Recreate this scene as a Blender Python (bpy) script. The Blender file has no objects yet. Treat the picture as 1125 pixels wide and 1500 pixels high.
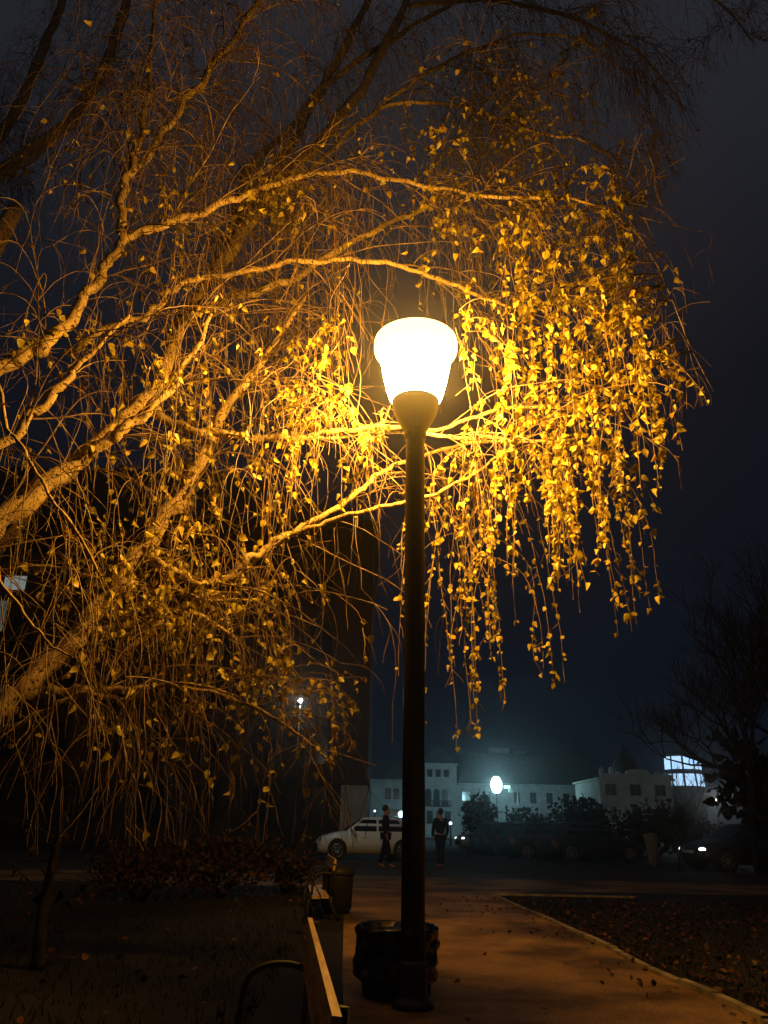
import bpy, math, random
from mathutils import Vector, Matrix
R = random.Random(7)
rad = math.radians
scene = bpy.context.scene
COL = scene.collection

# ------------------------------------------------------------------ camera
F, TILT, ROLL, EYE = 1133.0, rad(22.2), rad(1.2), 1.1
CAM = Vector((0, 0, EYE))
fwd = Vector((0, math.cos(TILT), math.sin(TILT)))
up0 = Vector((0, -math.sin(TILT), math.cos(TILT)))
rt0 = Vector((1, 0, 0))
rt = rt0 * math.cos(ROLL) + up0 * math.sin(ROLL)
up = up0 * math.cos(ROLL) - rt0 * math.sin(ROLL)
cam = bpy.data.cameras.new('camera'); cob = bpy.data.objects.new('camera', cam); COL.objects.link(cob)
cob.matrix_world = Matrix(((rt.x, up.x, -fwd.x, 0), (rt.y, up.y, -fwd.y, 0), (rt.z, up.z, -fwd.z, EYE), (0, 0, 0, 1)))
cam.sensor_fit = 'VERTICAL'; cam.sensor_height = 36.0; cam.lens = 36.0 * F / 1500.0
cam.clip_start = 0.05; cam.clip_end = 2000
scene.camera = cob

def ray(px, py): return fwd * F + rt * (px - 562.5) - up * (py - 750)
def U(px, py, Y):
    r = ray(px, py); return CAM + r * (Y / r.y)
def G(px, py, z=0.0):
    r = ray(px, py); return CAM + r * ((z - EYE) / r.z)
def depth(p): return (p - CAM).dot(fwd)
def mpp(p): return depth(p) / F
def proj(p):
    d = p - CAM; z = d.dot(fwd)
    if z < .05: return (-9999, -9999)
    return (562.5 + F * d.dot(rt) / z, 750 - F * d.dot(up) / z)

# ------------------------------------------------------------------ helpers
def tag(o, label=None, cat=None, group=None, kind=None):
    if label: o['label'] = label
    if cat: o['category'] = cat
    if group: o['group'] = group
    if kind: o['kind'] = kind
    return o
def empty(name, loc=(0, 0, 0)):
    o = bpy.data.objects.new(name, None); COL.objects.link(o); o.location = loc; o.empty_display_size = .2; return o
def worig(o):
    v = Vector((0, 0, 0))
    while o: v += o.location; o = o.parent
    return v
def kids(o): return [c for c in COL.objects if c.parent == o]
def copy_tree(o, parent=None):
    c = o.copy(); COL.objects.link(c); c.parent = parent
    for ch in kids(o): copy_tree(ch, c)
    return c

class MB:
    def __init__(s): s.v = []; s.f = []
    def add(s, vs, fs):
        n = len(s.v); s.v += [tuple(v) for v in vs]; s.f += [tuple(i + n for i in f) for f in fs]; return s
    def box(s, x0, y0, z0, x1, y1, z1):
        x0, x1 = sorted((x0, x1)); y0, y1 = sorted((y0, y1)); z0, z1 = sorted((z0, z1))
        return s.add([(x0,y0,z0),(x1,y0,z0),(x1,y1,z0),(x0,y1,z0),(x0,y0,z1),(x1,y0,z1),(x1,y1,z1),(x0,y1,z1)],
                     [(0,3,2,1),(4,5,6,7),(0,1,5,4),(1,2,6,5),(2,3,7,6),(3,0,4,7)])
    def tube(s, pts, rs, n=5, cap=True):
        pts = [Vector(p) for p in pts]
        if len(pts) < 2: return s
        if not hasattr(rs, '__len__'): rs = [rs] * len(pts)
        t = (pts[1] - pts[0]).normalized()
        a = t.orthogonal().normalized(); vs = []
        for i, p in enumerate(pts):
            if i: t2 = (pts[min(i + 1, len(pts) - 1)] - pts[i - 1])
            else: t2 = pts[1] - pts[0]
            if t2.length > 1e-7: t = t2.normalized()
            a = (a - t * a.dot(t))
            a = a.normalized() if a.length > 1e-5 else t.orthogonal().normalized()
            b = t.cross(a)
            for k in range(n):
                an = 2 * math.pi * k / n
                vs.append(p + (a * math.cos(an) + b * math.sin(an)) * rs[i])
        fs = []
        for i in range(len(pts) - 1):
            for k in range(n):
                fs.append((i*n+k, i*n+(k+1) % n, (i+1)*n+(k+1) % n, (i+1)*n+k))
        if cap: fs += [tuple(range(n))[::-1], tuple((len(pts)-1)*n + k for k in range(n))]
        return s.add(vs, fs)
    def lathe(s, prof, c=(0, 0, 0), n=40, cap0=True, cap1=True, wob=None):
        vs = []; fs = []
        for i, (r, z) in enumerate(prof):
            for k in range(n):
                an = 2 * math.pi * k / n; rr = r * (wob(an, z) if wob else 1)
                vs.append((c[0] + rr * math.cos(an), c[1] + rr * math.sin(an), c[2] + z))
        m = len(prof)
        for i in range(m - 1):
            for k in range(n): fs.append((i*n+k, i*n+(k+1) % n, (i+1)*n+(k+1) % n, (i+1)*n+k))
        if cap0: fs.append(tuple(range(n))[::-1])
        if cap1: fs.append(tuple((m-1)*n + k for k in range(n)))
        return s.add(vs, fs)
    def ball(s, c, rx, ry=None, rz=None, n=10, m=7):
        ry = ry or rx; rz = rz or rx
        vs = [(c[0], c[1], c[2] - rz)]
        for i in range(1, m):
            th = math.pi * i / m - math.pi / 2
            for k in range(n):
                an = 2 * math.pi * k / n
                vs.append((c[0]+rx*math.cos(th)*math.cos(an), c[1]+ry*math.cos(th)*math.sin(an), c[2]+rz*math.sin(th)))
        vs.append((c[0], c[1], c[2] + rz)); L = len(vs) - 1; fs = []
        for k in range(n):
            fs.append((0, 1+(k+1) % n, 1+k)); fs.append((L, L-n+k, L-n+(k+1) % n))
            for i in range(m - 2): fs.append((1+i*n+k, 1+i*n+(k+1) % n, 1+(i+1)*n+(k+1) % n, 1+(i+1)*n+k))
        return s.add(vs, fs)
    def build(s, name, mat, parent=None, smooth=False):
        o0 = worig(parent) if parent else Vector((0, 0, 0))
        me = bpy.data.meshes.new(name)
        me.from_pydata([(v[0]-o0.x, v[1]-o0.y, v[2]-o0.z) for v in s.v], [], s.f)
        if smooth: me.polygons.foreach_set('use_smooth', [True] * len(me.polygons))
        me.update()
        if mat: me.materials.append(mat)
        o = bpy.data.objects.new(name, me); COL.objects.link(o)
        if parent: o.parent = parent
        return o

# ------------------------------------------------------------------ materials
def newmat(name):
    m = bpy.data.materials.new(name); m.use_nodes = True; return m, m.node_tree.nodes, m.node_tree.links, m.node_tree.nodes['Principled BSDF']
def noisy(name, c0, c1, scale=5.0, rough=.8, bump=0.0, metal=0.0, lo=.35, hi=.65, stretch=(1,1,1), detail=5, spec=.3, rvar=0.0):
    m, N, L, b = newmat(name)
    tc = N.new('ShaderNodeTexCoord'); mp = N.new('ShaderNodeMapping'); mp.inputs['Scale'].default_value = stretch
    L.new(tc.outputs['Object'], mp.inputs['Vector'])
    nz = N.new('ShaderNodeTexNoise'); nz.inputs['Scale'].default_value = scale; nz.inputs['Detail'].default_value = detail
    L.new(mp.outputs['Vector'], nz.inputs['Vector'])
    cr = N.new('ShaderNodeValToRGB'); cr.color_ramp.elements[0].position = lo; cr.color_ramp.elements[1].position = hi
    cr.color_ramp.elements[0].color = (*c0, 1); cr.color_ramp.elements[1].color = (*c1, 1)
    L.new(nz.outputs['Fac'], cr.inputs['Fac']); L.new(cr.outputs['Color'], b.inputs['Base Color'])
    b.inputs['Roughness'].default_value = rough; b.inputs['Metallic'].default_value = metal
    b.inputs['Specular IOR Level'].default_value = spec
    if rvar:
        mr = N.new('ShaderNodeMapRange'); mr.inputs['To Min'].default_value = rough - rvar; mr.inputs['To Max'].default_value = rough + rvar
        L.new(nz.outputs['Fac'], mr.inputs['Value']); L.new(mr.outputs['Result'], b.inputs['Roughness'])
    if bump:
        bp = N.new('ShaderNodeBump'); bp.inputs['Strength'].default_value = bump; bp.inputs['Distance'].default_value = .02
        L.new(nz.outputs['Fac'], bp.inputs['Height']); L.new(bp.outputs['Normal'], b.inputs['Normal'])
    return m
def emit(name, col, strength):
    m, N, L, b = newmat(name)
    b.inputs['Base Color'].default_value = (.5, .5, .5, 1)
    b.inputs['Emission Color'].default_value = (*col, 1); b.inputs['Emission Strength'].default_value = strength
    nz = N.new('ShaderNodeTexNoise'); nz.inputs['Scale'].default_value = 3
    mr = N.new('ShaderNodeMapRange'); mr.inputs['To Min'].default_value = strength * .75; mr.inputs['To Max'].default_value = strength * 1.2
    L.new(nz.outputs['Fac'], mr.inputs['Value']); L.new(mr.outputs['Result'], b.inputs['Emission Strength'])
    m.cycles.emission_sampling = 'NONE'
    return m

def leaf_mat(name, c0, c1, c2, trans=.35, rough=.45):
    m, N, L, b = newmat(name)
    at = N.new('ShaderNodeAttribute'); at.attribute_name = 'tone'
    cr = N.new('ShaderNodeValToRGB'); e = cr.color_ramp.elements
    e[0].color = (*c0, 1); e[1].color = (*c2, 1); x = e.new(.5); x.color = (*c1, 1)
    L.new(at.outputs['Fac'], cr.inputs['Fac'])
    tc = N.new('ShaderNodeTexCoord'); nz = N.new('ShaderNodeTexNoise'); nz.inputs['Scale'].default_value = 38; nz.inputs['Detail'].default_value = 3
    L.new(tc.outputs['Object'], nz.inputs['Vector'])
    mr = N.new('ShaderNodeMapRange'); mr.inputs['From Min'].default_value = .3; mr.inputs['From Max'].default_value = .7
    mr.inputs['To Min'].default_value = .55; mr.inputs['To Max'].default_value = 1.15
    L.new(nz.outputs['Fac'], mr.inputs['Value'])
    mx = N.new('ShaderNodeVectorMath'); mx.operation = 'SCALE'
    L.new(cr.outputs['Color'], mx.inputs[0]); L.new(mr.outputs['Result'], mx.inputs['Scale'])
    L.new(mx.outputs['Vector'], b.inputs['Base Color'])
    b.inputs['Roughness'].default_value = rough; b.inputs['Specular IOR Level'].default_value = .35
    tr = N.new('ShaderNodeBsdfTranslucent'); L.new(mx.outputs['Vector'], tr.inputs['Color'])
    ms = N.new('ShaderNodeMixShader'); ms.inputs['Fac'].default_value = trans
    L.new(b.outputs['BSDF'], ms.inputs[1]); L.new(tr.outputs['BSDF'], ms.inputs[2])
    L.new(ms.outputs['Shader'], N['Material Output'].inputs['Surface'])
    return m

def bark_mat(name, pale, mid, dark):
    m, N, L, b = newmat(name)
    tc = N.new('ShaderNodeTexCoord')
    nz = N.new('ShaderNodeTexNoise'); nz.inputs['Scale'].default_value = 5; nz.inputs['Detail'].default_value = 8; nz.inputs['Roughness'].default_value = .65
    L.new(tc.outputs['Object'], nz.inputs['Vector'])
    cr = N.new('ShaderNodeValToRGB'); cr.color_ramp.elements[0].position = .36; cr.color_ramp.elements[1].position = .62
    cr.color_ramp.elements[0].color = (*mid, 1); cr.color_ramp.elements[1].color = (*pale, 1)
    L.new(nz.outputs['Fac'], cr.inputs['Fac'])
    mp = N.new('ShaderNodeMapping'); mp.inputs['Scale'].default_value = (40, 12, 40); mp.inputs['Rotation'].default_value = (0, rad(40), 0)
    L.new(tc.outputs['Object'], mp.inputs['Vector'])
    n2 = N.new('ShaderNodeTexNoise'); n2.inputs['Scale'].default_value = 1.0; n2.inputs['Detail'].default_value = 3
    L.new(mp.outputs['Vector'], n2.inputs['Vector'])
    c2 = N.new('ShaderNodeValToRGB'); c2.color_ramp.elements[0].position = .37; c2.color_ramp.elements[1].position = .43
    c2.color_ramp.elements[0].color = (*dark, 1); c2.color_ramp.elements[1].color = (1, 1, 1, 1)
    L.new(n2.outputs['Fac'], c2.inputs['Fac'])
    mx = N.new('ShaderNodeMix'); mx.data_type = 'RGBA'; mx.blend_type = 'MULTIPLY'; mx.inputs['Factor'].default_value = 1
    L.new(cr.outputs['Color'], mx.inputs['A']); L.new(c2.outputs['Color'], mx.inputs['B'])
    L.new(mx.outputs['Result'], b.inputs['Base Color'])
    bp = N.new('ShaderNodeBump'); bp.inputs['Strength'].default_value = .3; bp.inputs['Distance'].default_value = .02
    L.new(n2.outputs['Fac'], bp.inputs['Height']); L.new(bp.outputs['Normal'], b.inputs['Normal'])
    b.inputs['Roughness'].default_value = .75; b.inputs['Specular IOR Level'].default_value = .25
    return m

M = {}
M['bark'] = bark_mat('birch bark', (.50, .37, .19), (.33, .23, .11), (.10, .07, .045))
M['twig'] = noisy('twig bark', (.08, .05, .03), (.32, .21, .12), 9, .42)
M['leaf'] = leaf_mat('birch leaf', (.34, .19, .025), (.58, .45, .045), (.70, .60, .12))
M['darkbark'] = noisy('dark bark', (.012, .010, .008), (.03, .024, .02), 8, .9)
M['darkleaf'] = leaf_mat('shrub leaf', (.016, .014, .007), (.028, .024, .010), (.045, .03, .012), .2, .7)
M['paint'] = noisy('black lamp paint', (.018, .016, .014), (.03, .027, .024), 30, .42, .05, spec=.4)
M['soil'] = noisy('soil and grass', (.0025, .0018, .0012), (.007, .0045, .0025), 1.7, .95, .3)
M['asphalt'] = noisy('asphalt', (.02, .02, .021), (.042, .04, .04), 3, .85, .2)
M['path'] = None
M['kerb'] = noisy('kerb stone', (.10, .085, .065), (.30, .25, .19), 5, .85, .3)
M['wood'] = noisy('bench wood', (.20, .12, .06), (.42, .28, .16), 6, .6, .2, stretch=(9, 1, 9), rvar=.1)
M['iron'] = noisy('cast iron', (.008, .008, .008), (.018, .017, .016), 14, .6, .1, metal=.3)
M['bag'] = noisy('black bin liner', (.008, .008, .008), (.014, .014, .014), 6, .16, .0, spec=1.0)
M['plaster'] = noisy('pale plaster', (.40, .41, .40), (.56, .57, .55), 1.3, .9)
M['slate'] = noisy('slate roof', (.05, .055, .06), (.09, .095, .10), 2.5, .8)
M['glassdark'] = noisy('dark window glass', (.01, .012, .015), (.02, .024, .03), .7, .15, spec=.5)
M['stone'] = noisy('grey stone', (.30, .29, .27), (.44, .42, .38), 1.1, .9)
M['greystone'] = noisy('weathered stone', (.10, .10, .09), (.2, .19, .17), 6, .9)
M['frame'] = noisy('window frame', (.10, .09, .08), (.18, .16, .14), 3, .6)
M['tyre'] = noisy('tyre rubber', (.015, .015, .015), (.028, .028, .028), 20, .85)
M['rim'] = noisy('wheel rim', (.25, .25, .26), (.42, .42, .43), 12, .35, metal=.8)
M['plastic'] = noisy('black plastic', (.012, .012, .013), (.022, .022, .024), 18, .5)
M['skin'] = noisy('skin', (.38, .21, .14), (.48, .28, .20), 12, .55)
M['hair'] = noisy('dark hair', (.012, .009, .007), (.03, .02, .015), 40, .6)
M['cloth'] = noisy('dark coat cloth', (.006, .006, .008), (.014, .014, .017), 22, .95)
M['denim'] = noisy('dark trousers', (.005, .006, .009), (.012, .013, .018), 30, .95)

def brick_mat():
    m, N, L, b = newmat('red brick')
    tc = N.new('ShaderNodeTexCoord'); mp = N.new('ShaderNodeMapping'); mp.inputs['Rotation'].default_value = (rad(90), 0, 0)
    L.new(tc.outputs['Object'], mp.inputs['Vector'])
    br = N.new('ShaderNodeTexBrick'); br.inputs['Scale'].default_value = 2.6
    br.inputs['Color1'].default_value = (.06, .022, .013, 1); br.inputs['Color2'].default_value = (.095, .038, .022, 1); br.inputs['Mortar'].default_value = (.08, .065, .05, 1)
    br.inputs['Mortar Size'].default_value = .015
    L.new(mp.outputs['Vector'], br.inputs['Vector']); L.new(br.outputs['Color'], b.inputs['Base Color']); b.inputs['Roughness'].default_value = .9
    return m
M['brick'] = brick_mat()
M['brickdark'] = noisy('soot dark stone', (.03, .027, .024), (.06, .052, .045), 1.2, .9)  # very dark stone tone for ground floor, string course, cornice and frames

def path_mat():
    m, N, L, b = newmat('compacted path')
    tc = N.new('ShaderNodeTexCoord')
    n1 = N.new('ShaderNodeTexNoise'); n1.inputs['Scale'].default_value = .75; n1.inputs['Detail'].default_value = 7; n1.inputs['Roughness'].default_value = .6
    n2 = N.new('ShaderNodeTexNoise'); n2.inputs['Scale'].default_value = 60; n2.inputs['Detail'].default_value = 3
    L.new(tc.outputs['Object'], n1.inputs['Vector']); L.new(tc.outputs['Object'], n2.inputs['Vector'])
    c1 = N.new('ShaderNodeValToRGB'); c1.color_ramp.elements[0].position = .38; c1.color_ramp.elements[1].position = .60
    c1.color_ramp.elements[0].color = (.06, .035, .017, 1); c1.color_ramp.elements[1].color = (.29, .17, .075, 1)
    L.new(n1.outputs['Fac'], c1.inputs['Fac'])
    c2 = N.new('ShaderNodeValToRGB'); c2.color_ramp.elements[0].position = .35; c2.color_ramp.elements[1].position = .6
    c2.color_ramp.elements[0].color = (.6, .6, .6, 1); c2.color_ramp.elements[1].color = (1.1, 1.1, 1.1, 1)
    L.new(n2.outputs['Fac'], c2.inputs['Fac'])
    mx = N.new('ShaderNodeMix'); mx.data_type = 'RGBA'; mx.blend_type = 'MULTIPLY'; mx.inputs['Factor'].default_value = 1
    L.new(c1.outputs['Color'], mx.inputs['A']); L.new(c2.outputs['Color'], mx.inputs['B']); L.new(mx.outputs['Result'], b.inputs['Base Color'])
    bp = N.new('ShaderNodeBump'); bp.inputs['Strength'].default_value = .35; bp.inputs['Distance'].default_value = .012
    L.new(n2.outputs['Fac'], bp.inputs['Height']); L.new(bp.outputs['Normal'], b.inputs['Normal'])
    b.inputs['Roughness'].default_value = .85; b.inputs['Specular IOR Level'].default_value = .25
    return m
M['path'] = path_mat()

def diffuser_mat(name, col, strength, see=.55):
    m, N, L, b = newmat(name)
    N.remove(b)
    em = N.new('ShaderNodeEmission'); em.inputs['Color'].default_value = (*col, 1); em.inputs['Strength'].default_value = strength
    tr = N.new('ShaderNodeBsdfTransparent'); ms = N.new('ShaderNodeMixShader'); ms.inputs['Fac'].default_value = see
    L.new(em.outputs['Emission'], ms.inputs[1]); L.new(tr.outputs['BSDF'], ms.inputs[2]); L.new(ms.outputs['Shader'], N['Material Output'].inputs['Surface'])
    m.cycles.emission_sampling = 'NONE'
    return m

# ------------------------------------------------------------------ world
w = bpy.data.worlds.new('World'); scene.world = w; w.use_nodes = True
N, L = w.node_tree.nodes, w.node_tree.links
bg = N['Background']
tc = N.new('ShaderNodeTexCoord'); sx = N.new('ShaderNodeSeparateXYZ'); L.new(tc.outputs['Generated'], sx.inputs['Vector'])
cr = N.new('ShaderNodeValToRGB'); e = cr.color_ramp.elements
e[0].position = 0.0; e[0].color = (.0014, .0036, .0075, 1)
e[1].position = .85; e[1].color = (.0190, .0205, .0262, 1)
x = e.new(.22); x.color = (.0022, .0046, .0095, 1)
x = e.new(.5); x.color = (.0043, .0060, .0105, 1)
L.new(sx.outputs['Z'], cr.inputs['Fac'])
nz = N.new('ShaderNodeTexNoise'); nz.inputs['Scale'].default_value = 2.2; nz.inputs['Detail'].default_value = 4
L.new(tc.outputs['Generated'], nz.inputs['Vector'])
mr = N.new('ShaderNodeMapRange'); mr.inputs['To Min'].default_value = .75; mr.inputs['To Max'].default_value = 1.25
L.new(nz.outputs['Fac'], mr.inputs['Value'])
L.new(cr.outputs['Color'], bg.inputs['Color']); L.new(mr.outputs['Result'], bg.inputs['Strength'])

# ------------------------------------------------------------------ ground
def sheet(name, pts, z, mat, div=1):
    mb = MB(); mb.add([(p[0], p[1], z) for p in pts], [tuple(range(len(pts)))]); return mb.build(name, mat)
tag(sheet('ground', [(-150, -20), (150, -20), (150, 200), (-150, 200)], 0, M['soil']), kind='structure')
KERB_PX = [(720, 1312), (760, 1329), (800, 1347), (850, 1370), (900, 1394), (950, 1420), (1000, 1443), (1050, 1464), (1125, 1500), (1240, 1562)]
kp = [G(*p) for p in KERB_PX]
road_y0 = kp[0].y + 1.2
left = [(-.05, 1.5), (-.05, 3), (-.25, 7), (-.62, road_y0)]
path_pts = [(p.x, p.y) for p in reversed(kp)]   # near -> far on the right
poly = left + [(kp[0].x + 1.0, road_y0)] + [(p.x, p.y) for p in kp] + [(kp[-1].x, 1.5)]
tag(sheet('path', poly, .004, M['path']), kind='structure')
mb = MB()
tag(sheet('cross_path', [(-14, road_y0), (kp[0].x + 12, road_y0 + .3), (kp[0].x + 13, road_y0 + 4), (-14, road_y0 + 4)], .004, M['path']), kind='structure')
tag(sheet('road', [(-60, road_y0 + 4), (60, road_y0 + 4), (60, 38.5), (-60, 38.5)], .004, M['asphalt']), kind='structure')
# kerb along the path
kb = MB()
for a, b in zip(kp[:-1], kp[1:]):
    n = max(1, int((b - a).length / .8))
    for i in range(n):
        p, q = a.lerp(b, i / n), a.lerp(b, (i + .985) / n)
        t = (q - p).normalized(); s = Vector((-t.y, t.x, 0)) * .034; h = .04 + R.uniform(-.014, .012); p = p + s * R.uniform(-.3, .3); q = q + s * R.uniform(-.3, .3)
        vs = [p - s, p + s, q + s, q - s]
        kb.add([(v.x, v.y, .006) for v in vs] + [(v.x, v.y, h) for v in vs], [(4, 5, 6, 7), (0, 1, 5, 4), (1, 2, 6, 5), (2, 3, 7, 6), (3, 0, 4, 7)])
a, b = kp[0], Vector((26, road_y0 - 1.2, 0)); b.y = a.y + .3
kb.box(a.x + .1, a.y, .006, a.x + 2.6, a.y + .07, .04)
tag(kb.build('kerb', M['kerb']), kind='structure')

# ------------------------------------------------------------------ leaves & twigs primitives
class Leaves(MB):
    def __init__(s): super().__init__(); s.t = []
    def leaf(s, p, d, side, ln, wd, fold, curl, tone):
        d = d.normalized(); side = (side - d * side.dot(d)); side = side.normalized() if side.length > 1e-4 else d.orthogonal().normalized()
        n = d.cross(side)
        def P(u, v, h): return p + d * (u * ln) + side * (v * wd) + n * (h * ln)
        f = fold
        c = curl
        vs = [P(0, 0, 0), P(.05, -.28, f*.5), P(.07, .28, f*.5), P(.27, -.47, f*.9), P(.28, 0, -.03), P(.26, .46, f*.9 + c*.1), P(.6, -.33, f*.6 - c*.35), P(.62, 0, -.04 - c*.35), P(.57, .35, f*.6 - c*.25), P(1, .03, -c)]
        s.add(vs, [(0, 1, 3, 4), (0, 4, 5, 2), (3, 6, 7, 4), (4, 7, 8, 5), (6, 9, 7), (8, 7, 9)]); s.t += [tone] * 6
    def build(s, name, mat, parent=None, smooth=True):
        o = super().build(name, mat, parent, smooth)
        a = o.data.attributes.new('tone', 'FLOAT', 'FACE'); a.data.foreach_set('value', s.t)
        return o
def rv(r=R):
    while True:
        v = Vector((r.uniform(-1, 1), r.uniform(-1, 1), r.uniform(-1, 1)))
        if .05 < v.length < 1: return v.normalized()
def hang_leaf(lv, p, size, r=R, down=1.1):
    d = (rv(r) * .9 + Vector((0, 0, -down))).normalized()
    ln = size * r.uniform(.5, 1.35)
    st = d * .012
    lv.leaf(p + st, d, rv(r), ln, ln * r.uniform(.75, .95), r.uniform(.0, .5), r.uniform(-.25, .5), min(1, max(0, r.gauss(.55, .25))))

def catmull(pts, sub=6):
    out = []
    P = [pts[0]] + list(pts) + [pts[-1]]
    for i in range(1, len(P) - 2):
        p0, p1, p2, p3 = P[i-1], P[i], P[i+1], P[i+2]
        for k in range(sub):
            t = k / sub
            out.append(tuple(.5 * ((2*b) + (c-a)*t + (2*a-5*b+4*c-d)*t*t + (-a+3*b-3*c+d)*t**3) for a, b, c, d in zip(p0, p1, p2, p3)))
    out.append(tuple(pts[-1])); return out

# ------------------------------------------------------------------ street lamp
LB = G(600, 1477); LY = LB.y
def lz(py): return U(608, py, LY).z
LX = LB.x + .02
zc0, zlip, zrim, ztop = lz(636), lz(589), lz(517), lz(502)
s8 = mpp(U(608, 560, LY))
lampc = Vector((LX, LY, zlip + (zrim - zlip) * .64))
sl = empty('street_lamp', (LX, LY, 0)); tag(sl, 'lit park street lamp with white glowing bowl on a black pole', 'street lamp')
rp = .083
MB().lathe([(.14, 0), (.14, .03), (.12, .05), (.105, .07), (.098, .09), (.096, .24), (.09, .28)], (LX, LY, 0), 28).build('pole_base', M['paint'], sl, True)
pl = MB().lathe([(rp, .27), (rp, 2.2), (rp * .985, 3.2), (rp * .97, zc0 - .1), (rp * .97, zc0 - .012)], (LX, LY, 0), 28)
pl.build('pole', M['paint'], sl, True)
MB().lathe([(rp * 1.12, zc0 - .05), (rp * 1.16, zc0 - .03), (rp * 1.16, zc0 + .01), (rp * 1.1, zc0 + .03)], (LX, LY, 0), 28).build('collar', M['paint'], sl, True)
rl = 34 * s8
cup = [(rp * 1.12, zc0 + .02)]
for i in range(1, 13):
    t = i / 12
    cup.append((rp * 1.12 + (rl - rp * 1.12) * (math.sin(t * math.pi / 2) ** 1.15), zc0 + .02 + (zlip - zc0 - .02) * t ** 1.05))
mcup, Nn, Ln, bb = newmat('lamp cup')
bb.inputs['Base Color'].default_value = (.05, .035, .02, 1); bb.inputs['Roughness'].default_value = .5
tnz = Nn.new('ShaderNodeTexNoise'); tnz.inputs['Scale'].default_value = 6
trr = Nn.new('ShaderNodeValToRGB'); trr.color_ramp.elements[0].color = (.05, .04, .03, 1); trr.color_ramp.elements[1].color = (.075, .055, .04, 1)
Ln.new(tnz.outputs['Fac'], trr.inputs['Fac'])
tl = Nn.new('ShaderNodeBsdfTranslucent'); Ln.new(trr.outputs['Color'], tl.inputs['Color'])
mm = Nn.new('ShaderNodeMixShader'); mm.inputs['Fac'].default_value = .0006
Ln.new(bb.outputs['BSDF'], mm.inputs[1]); Ln.new(tl.outputs['BSDF'], mm.inputs[2]); Ln.new(mm.outputs['Shader'], Nn['Material Output'].inputs['Surface'])
MB().lathe(cup, (LX, LY, 0), 40, False, False).build('lamp_cup', mcup, sl, True)
rr_, rb = 62 * s8, 54.5 * s8
bowl = [(rl * .99, zlip - .004)]
for i in range(1, 15):
    t = i / 14
    bowl.append((rl + (rb - rl) * (t ** .62), zlip + (zrim - zlip) * t))
M['bowl'] = diffuser_mat('glowing bowl', (1, .80, .42), 26, .5)
MB().lathe(bowl, (LX, LY, 0), 48, False, False).build('glass_bowl', M['bowl'], sl, True)
hr = (ztop - zrim)
MB().lathe([(rb * .995, zrim - .004), (rr_ * .985, zrim), (rr_, zrim + hr * .2), (rr_, zrim + hr * .85), (rr_ * .985, zrim + hr * 1.05)], (LX, LY, 0), 48, False, False).build('rim_band', diffuser_mat('glowing rim', (1, .78, .28), 4.4, .3), sl, True)
MB().lathe([(rr_ * .985, zrim + hr * 1.05), (rr_ * .8, zrim + hr * 1.5), (rr_ * .4, zrim + hr * 1.9), (.02, zrim + hr * 2.0)], (LX, LY, 0), 48, False, True).build('lid', diffuser_mat('lamp lid', (1, .62, .14), 1.0, .35), sl, True)
def plight(name, loc, watts, col, r, parent=None):
    ld = bpy.data.lights.new(name, 'POINT'); ld.energy = watts; ld.color = col; ld.shadow_soft_size = r
    o = bpy.data.objects.new(name, ld); COL.objects.link(o)
    if parent: o.parent = parent; o.location = Vector(loc) - worig(parent)
    else: o.location = loc
    return o
plight('bulb', lampc, 3100, (1.0, .47, .05), .17, sl)

# ------------------------------------------------------------------ silver birch
BIRCH = Vector((-4.9, 7.0, 0))
birch = empty('birch_tree', BIRCH)
tag(birch, 'weeping birch with yellow autumn leaves arching over the lit street lamp', 'tree')
def in_bowl_way(p):
    q = proj(p)
    if p.y < LY + .1 and 536 < q[0] < 674 and 460 < q[1] < 640: return True
    if p.y < LY + .12 and 582 < q[0] < 632 and q[1] > 630: return True
    return (p - lampc).length < .42
T0 = [(-4.9, 7.0, -.05), (-4.85, 7.0, .6), (-4.8, 7.0, 1.4), (-4.95, 7.05, 2.6), (-5.05, 7.15, 4.2), (-5.0, 7.4, 6.2), (-4.9, 7.9, 8.5)]
tr = catmull([Vector(p) for p in T0], 6)
MB().tube(tr, [.36 - .26 * i / (len(tr) - 1) + (.12 * max(0, 1 - i / 4)) for i in range(len(tr))], 16).build('trunk', M['bark'], birch, True)
Tp = {'a': Vector((-4.82, 7, 1.2)), 'b': Vector((-4.9, 7.02, 2.1)), 'c': Vector((-5.0, 7.1, 3.4)), 'd': Vector((-5.05, 7.2, 4.6)), 'e': Vector((-5, 7.4, 6.1))}
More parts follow.
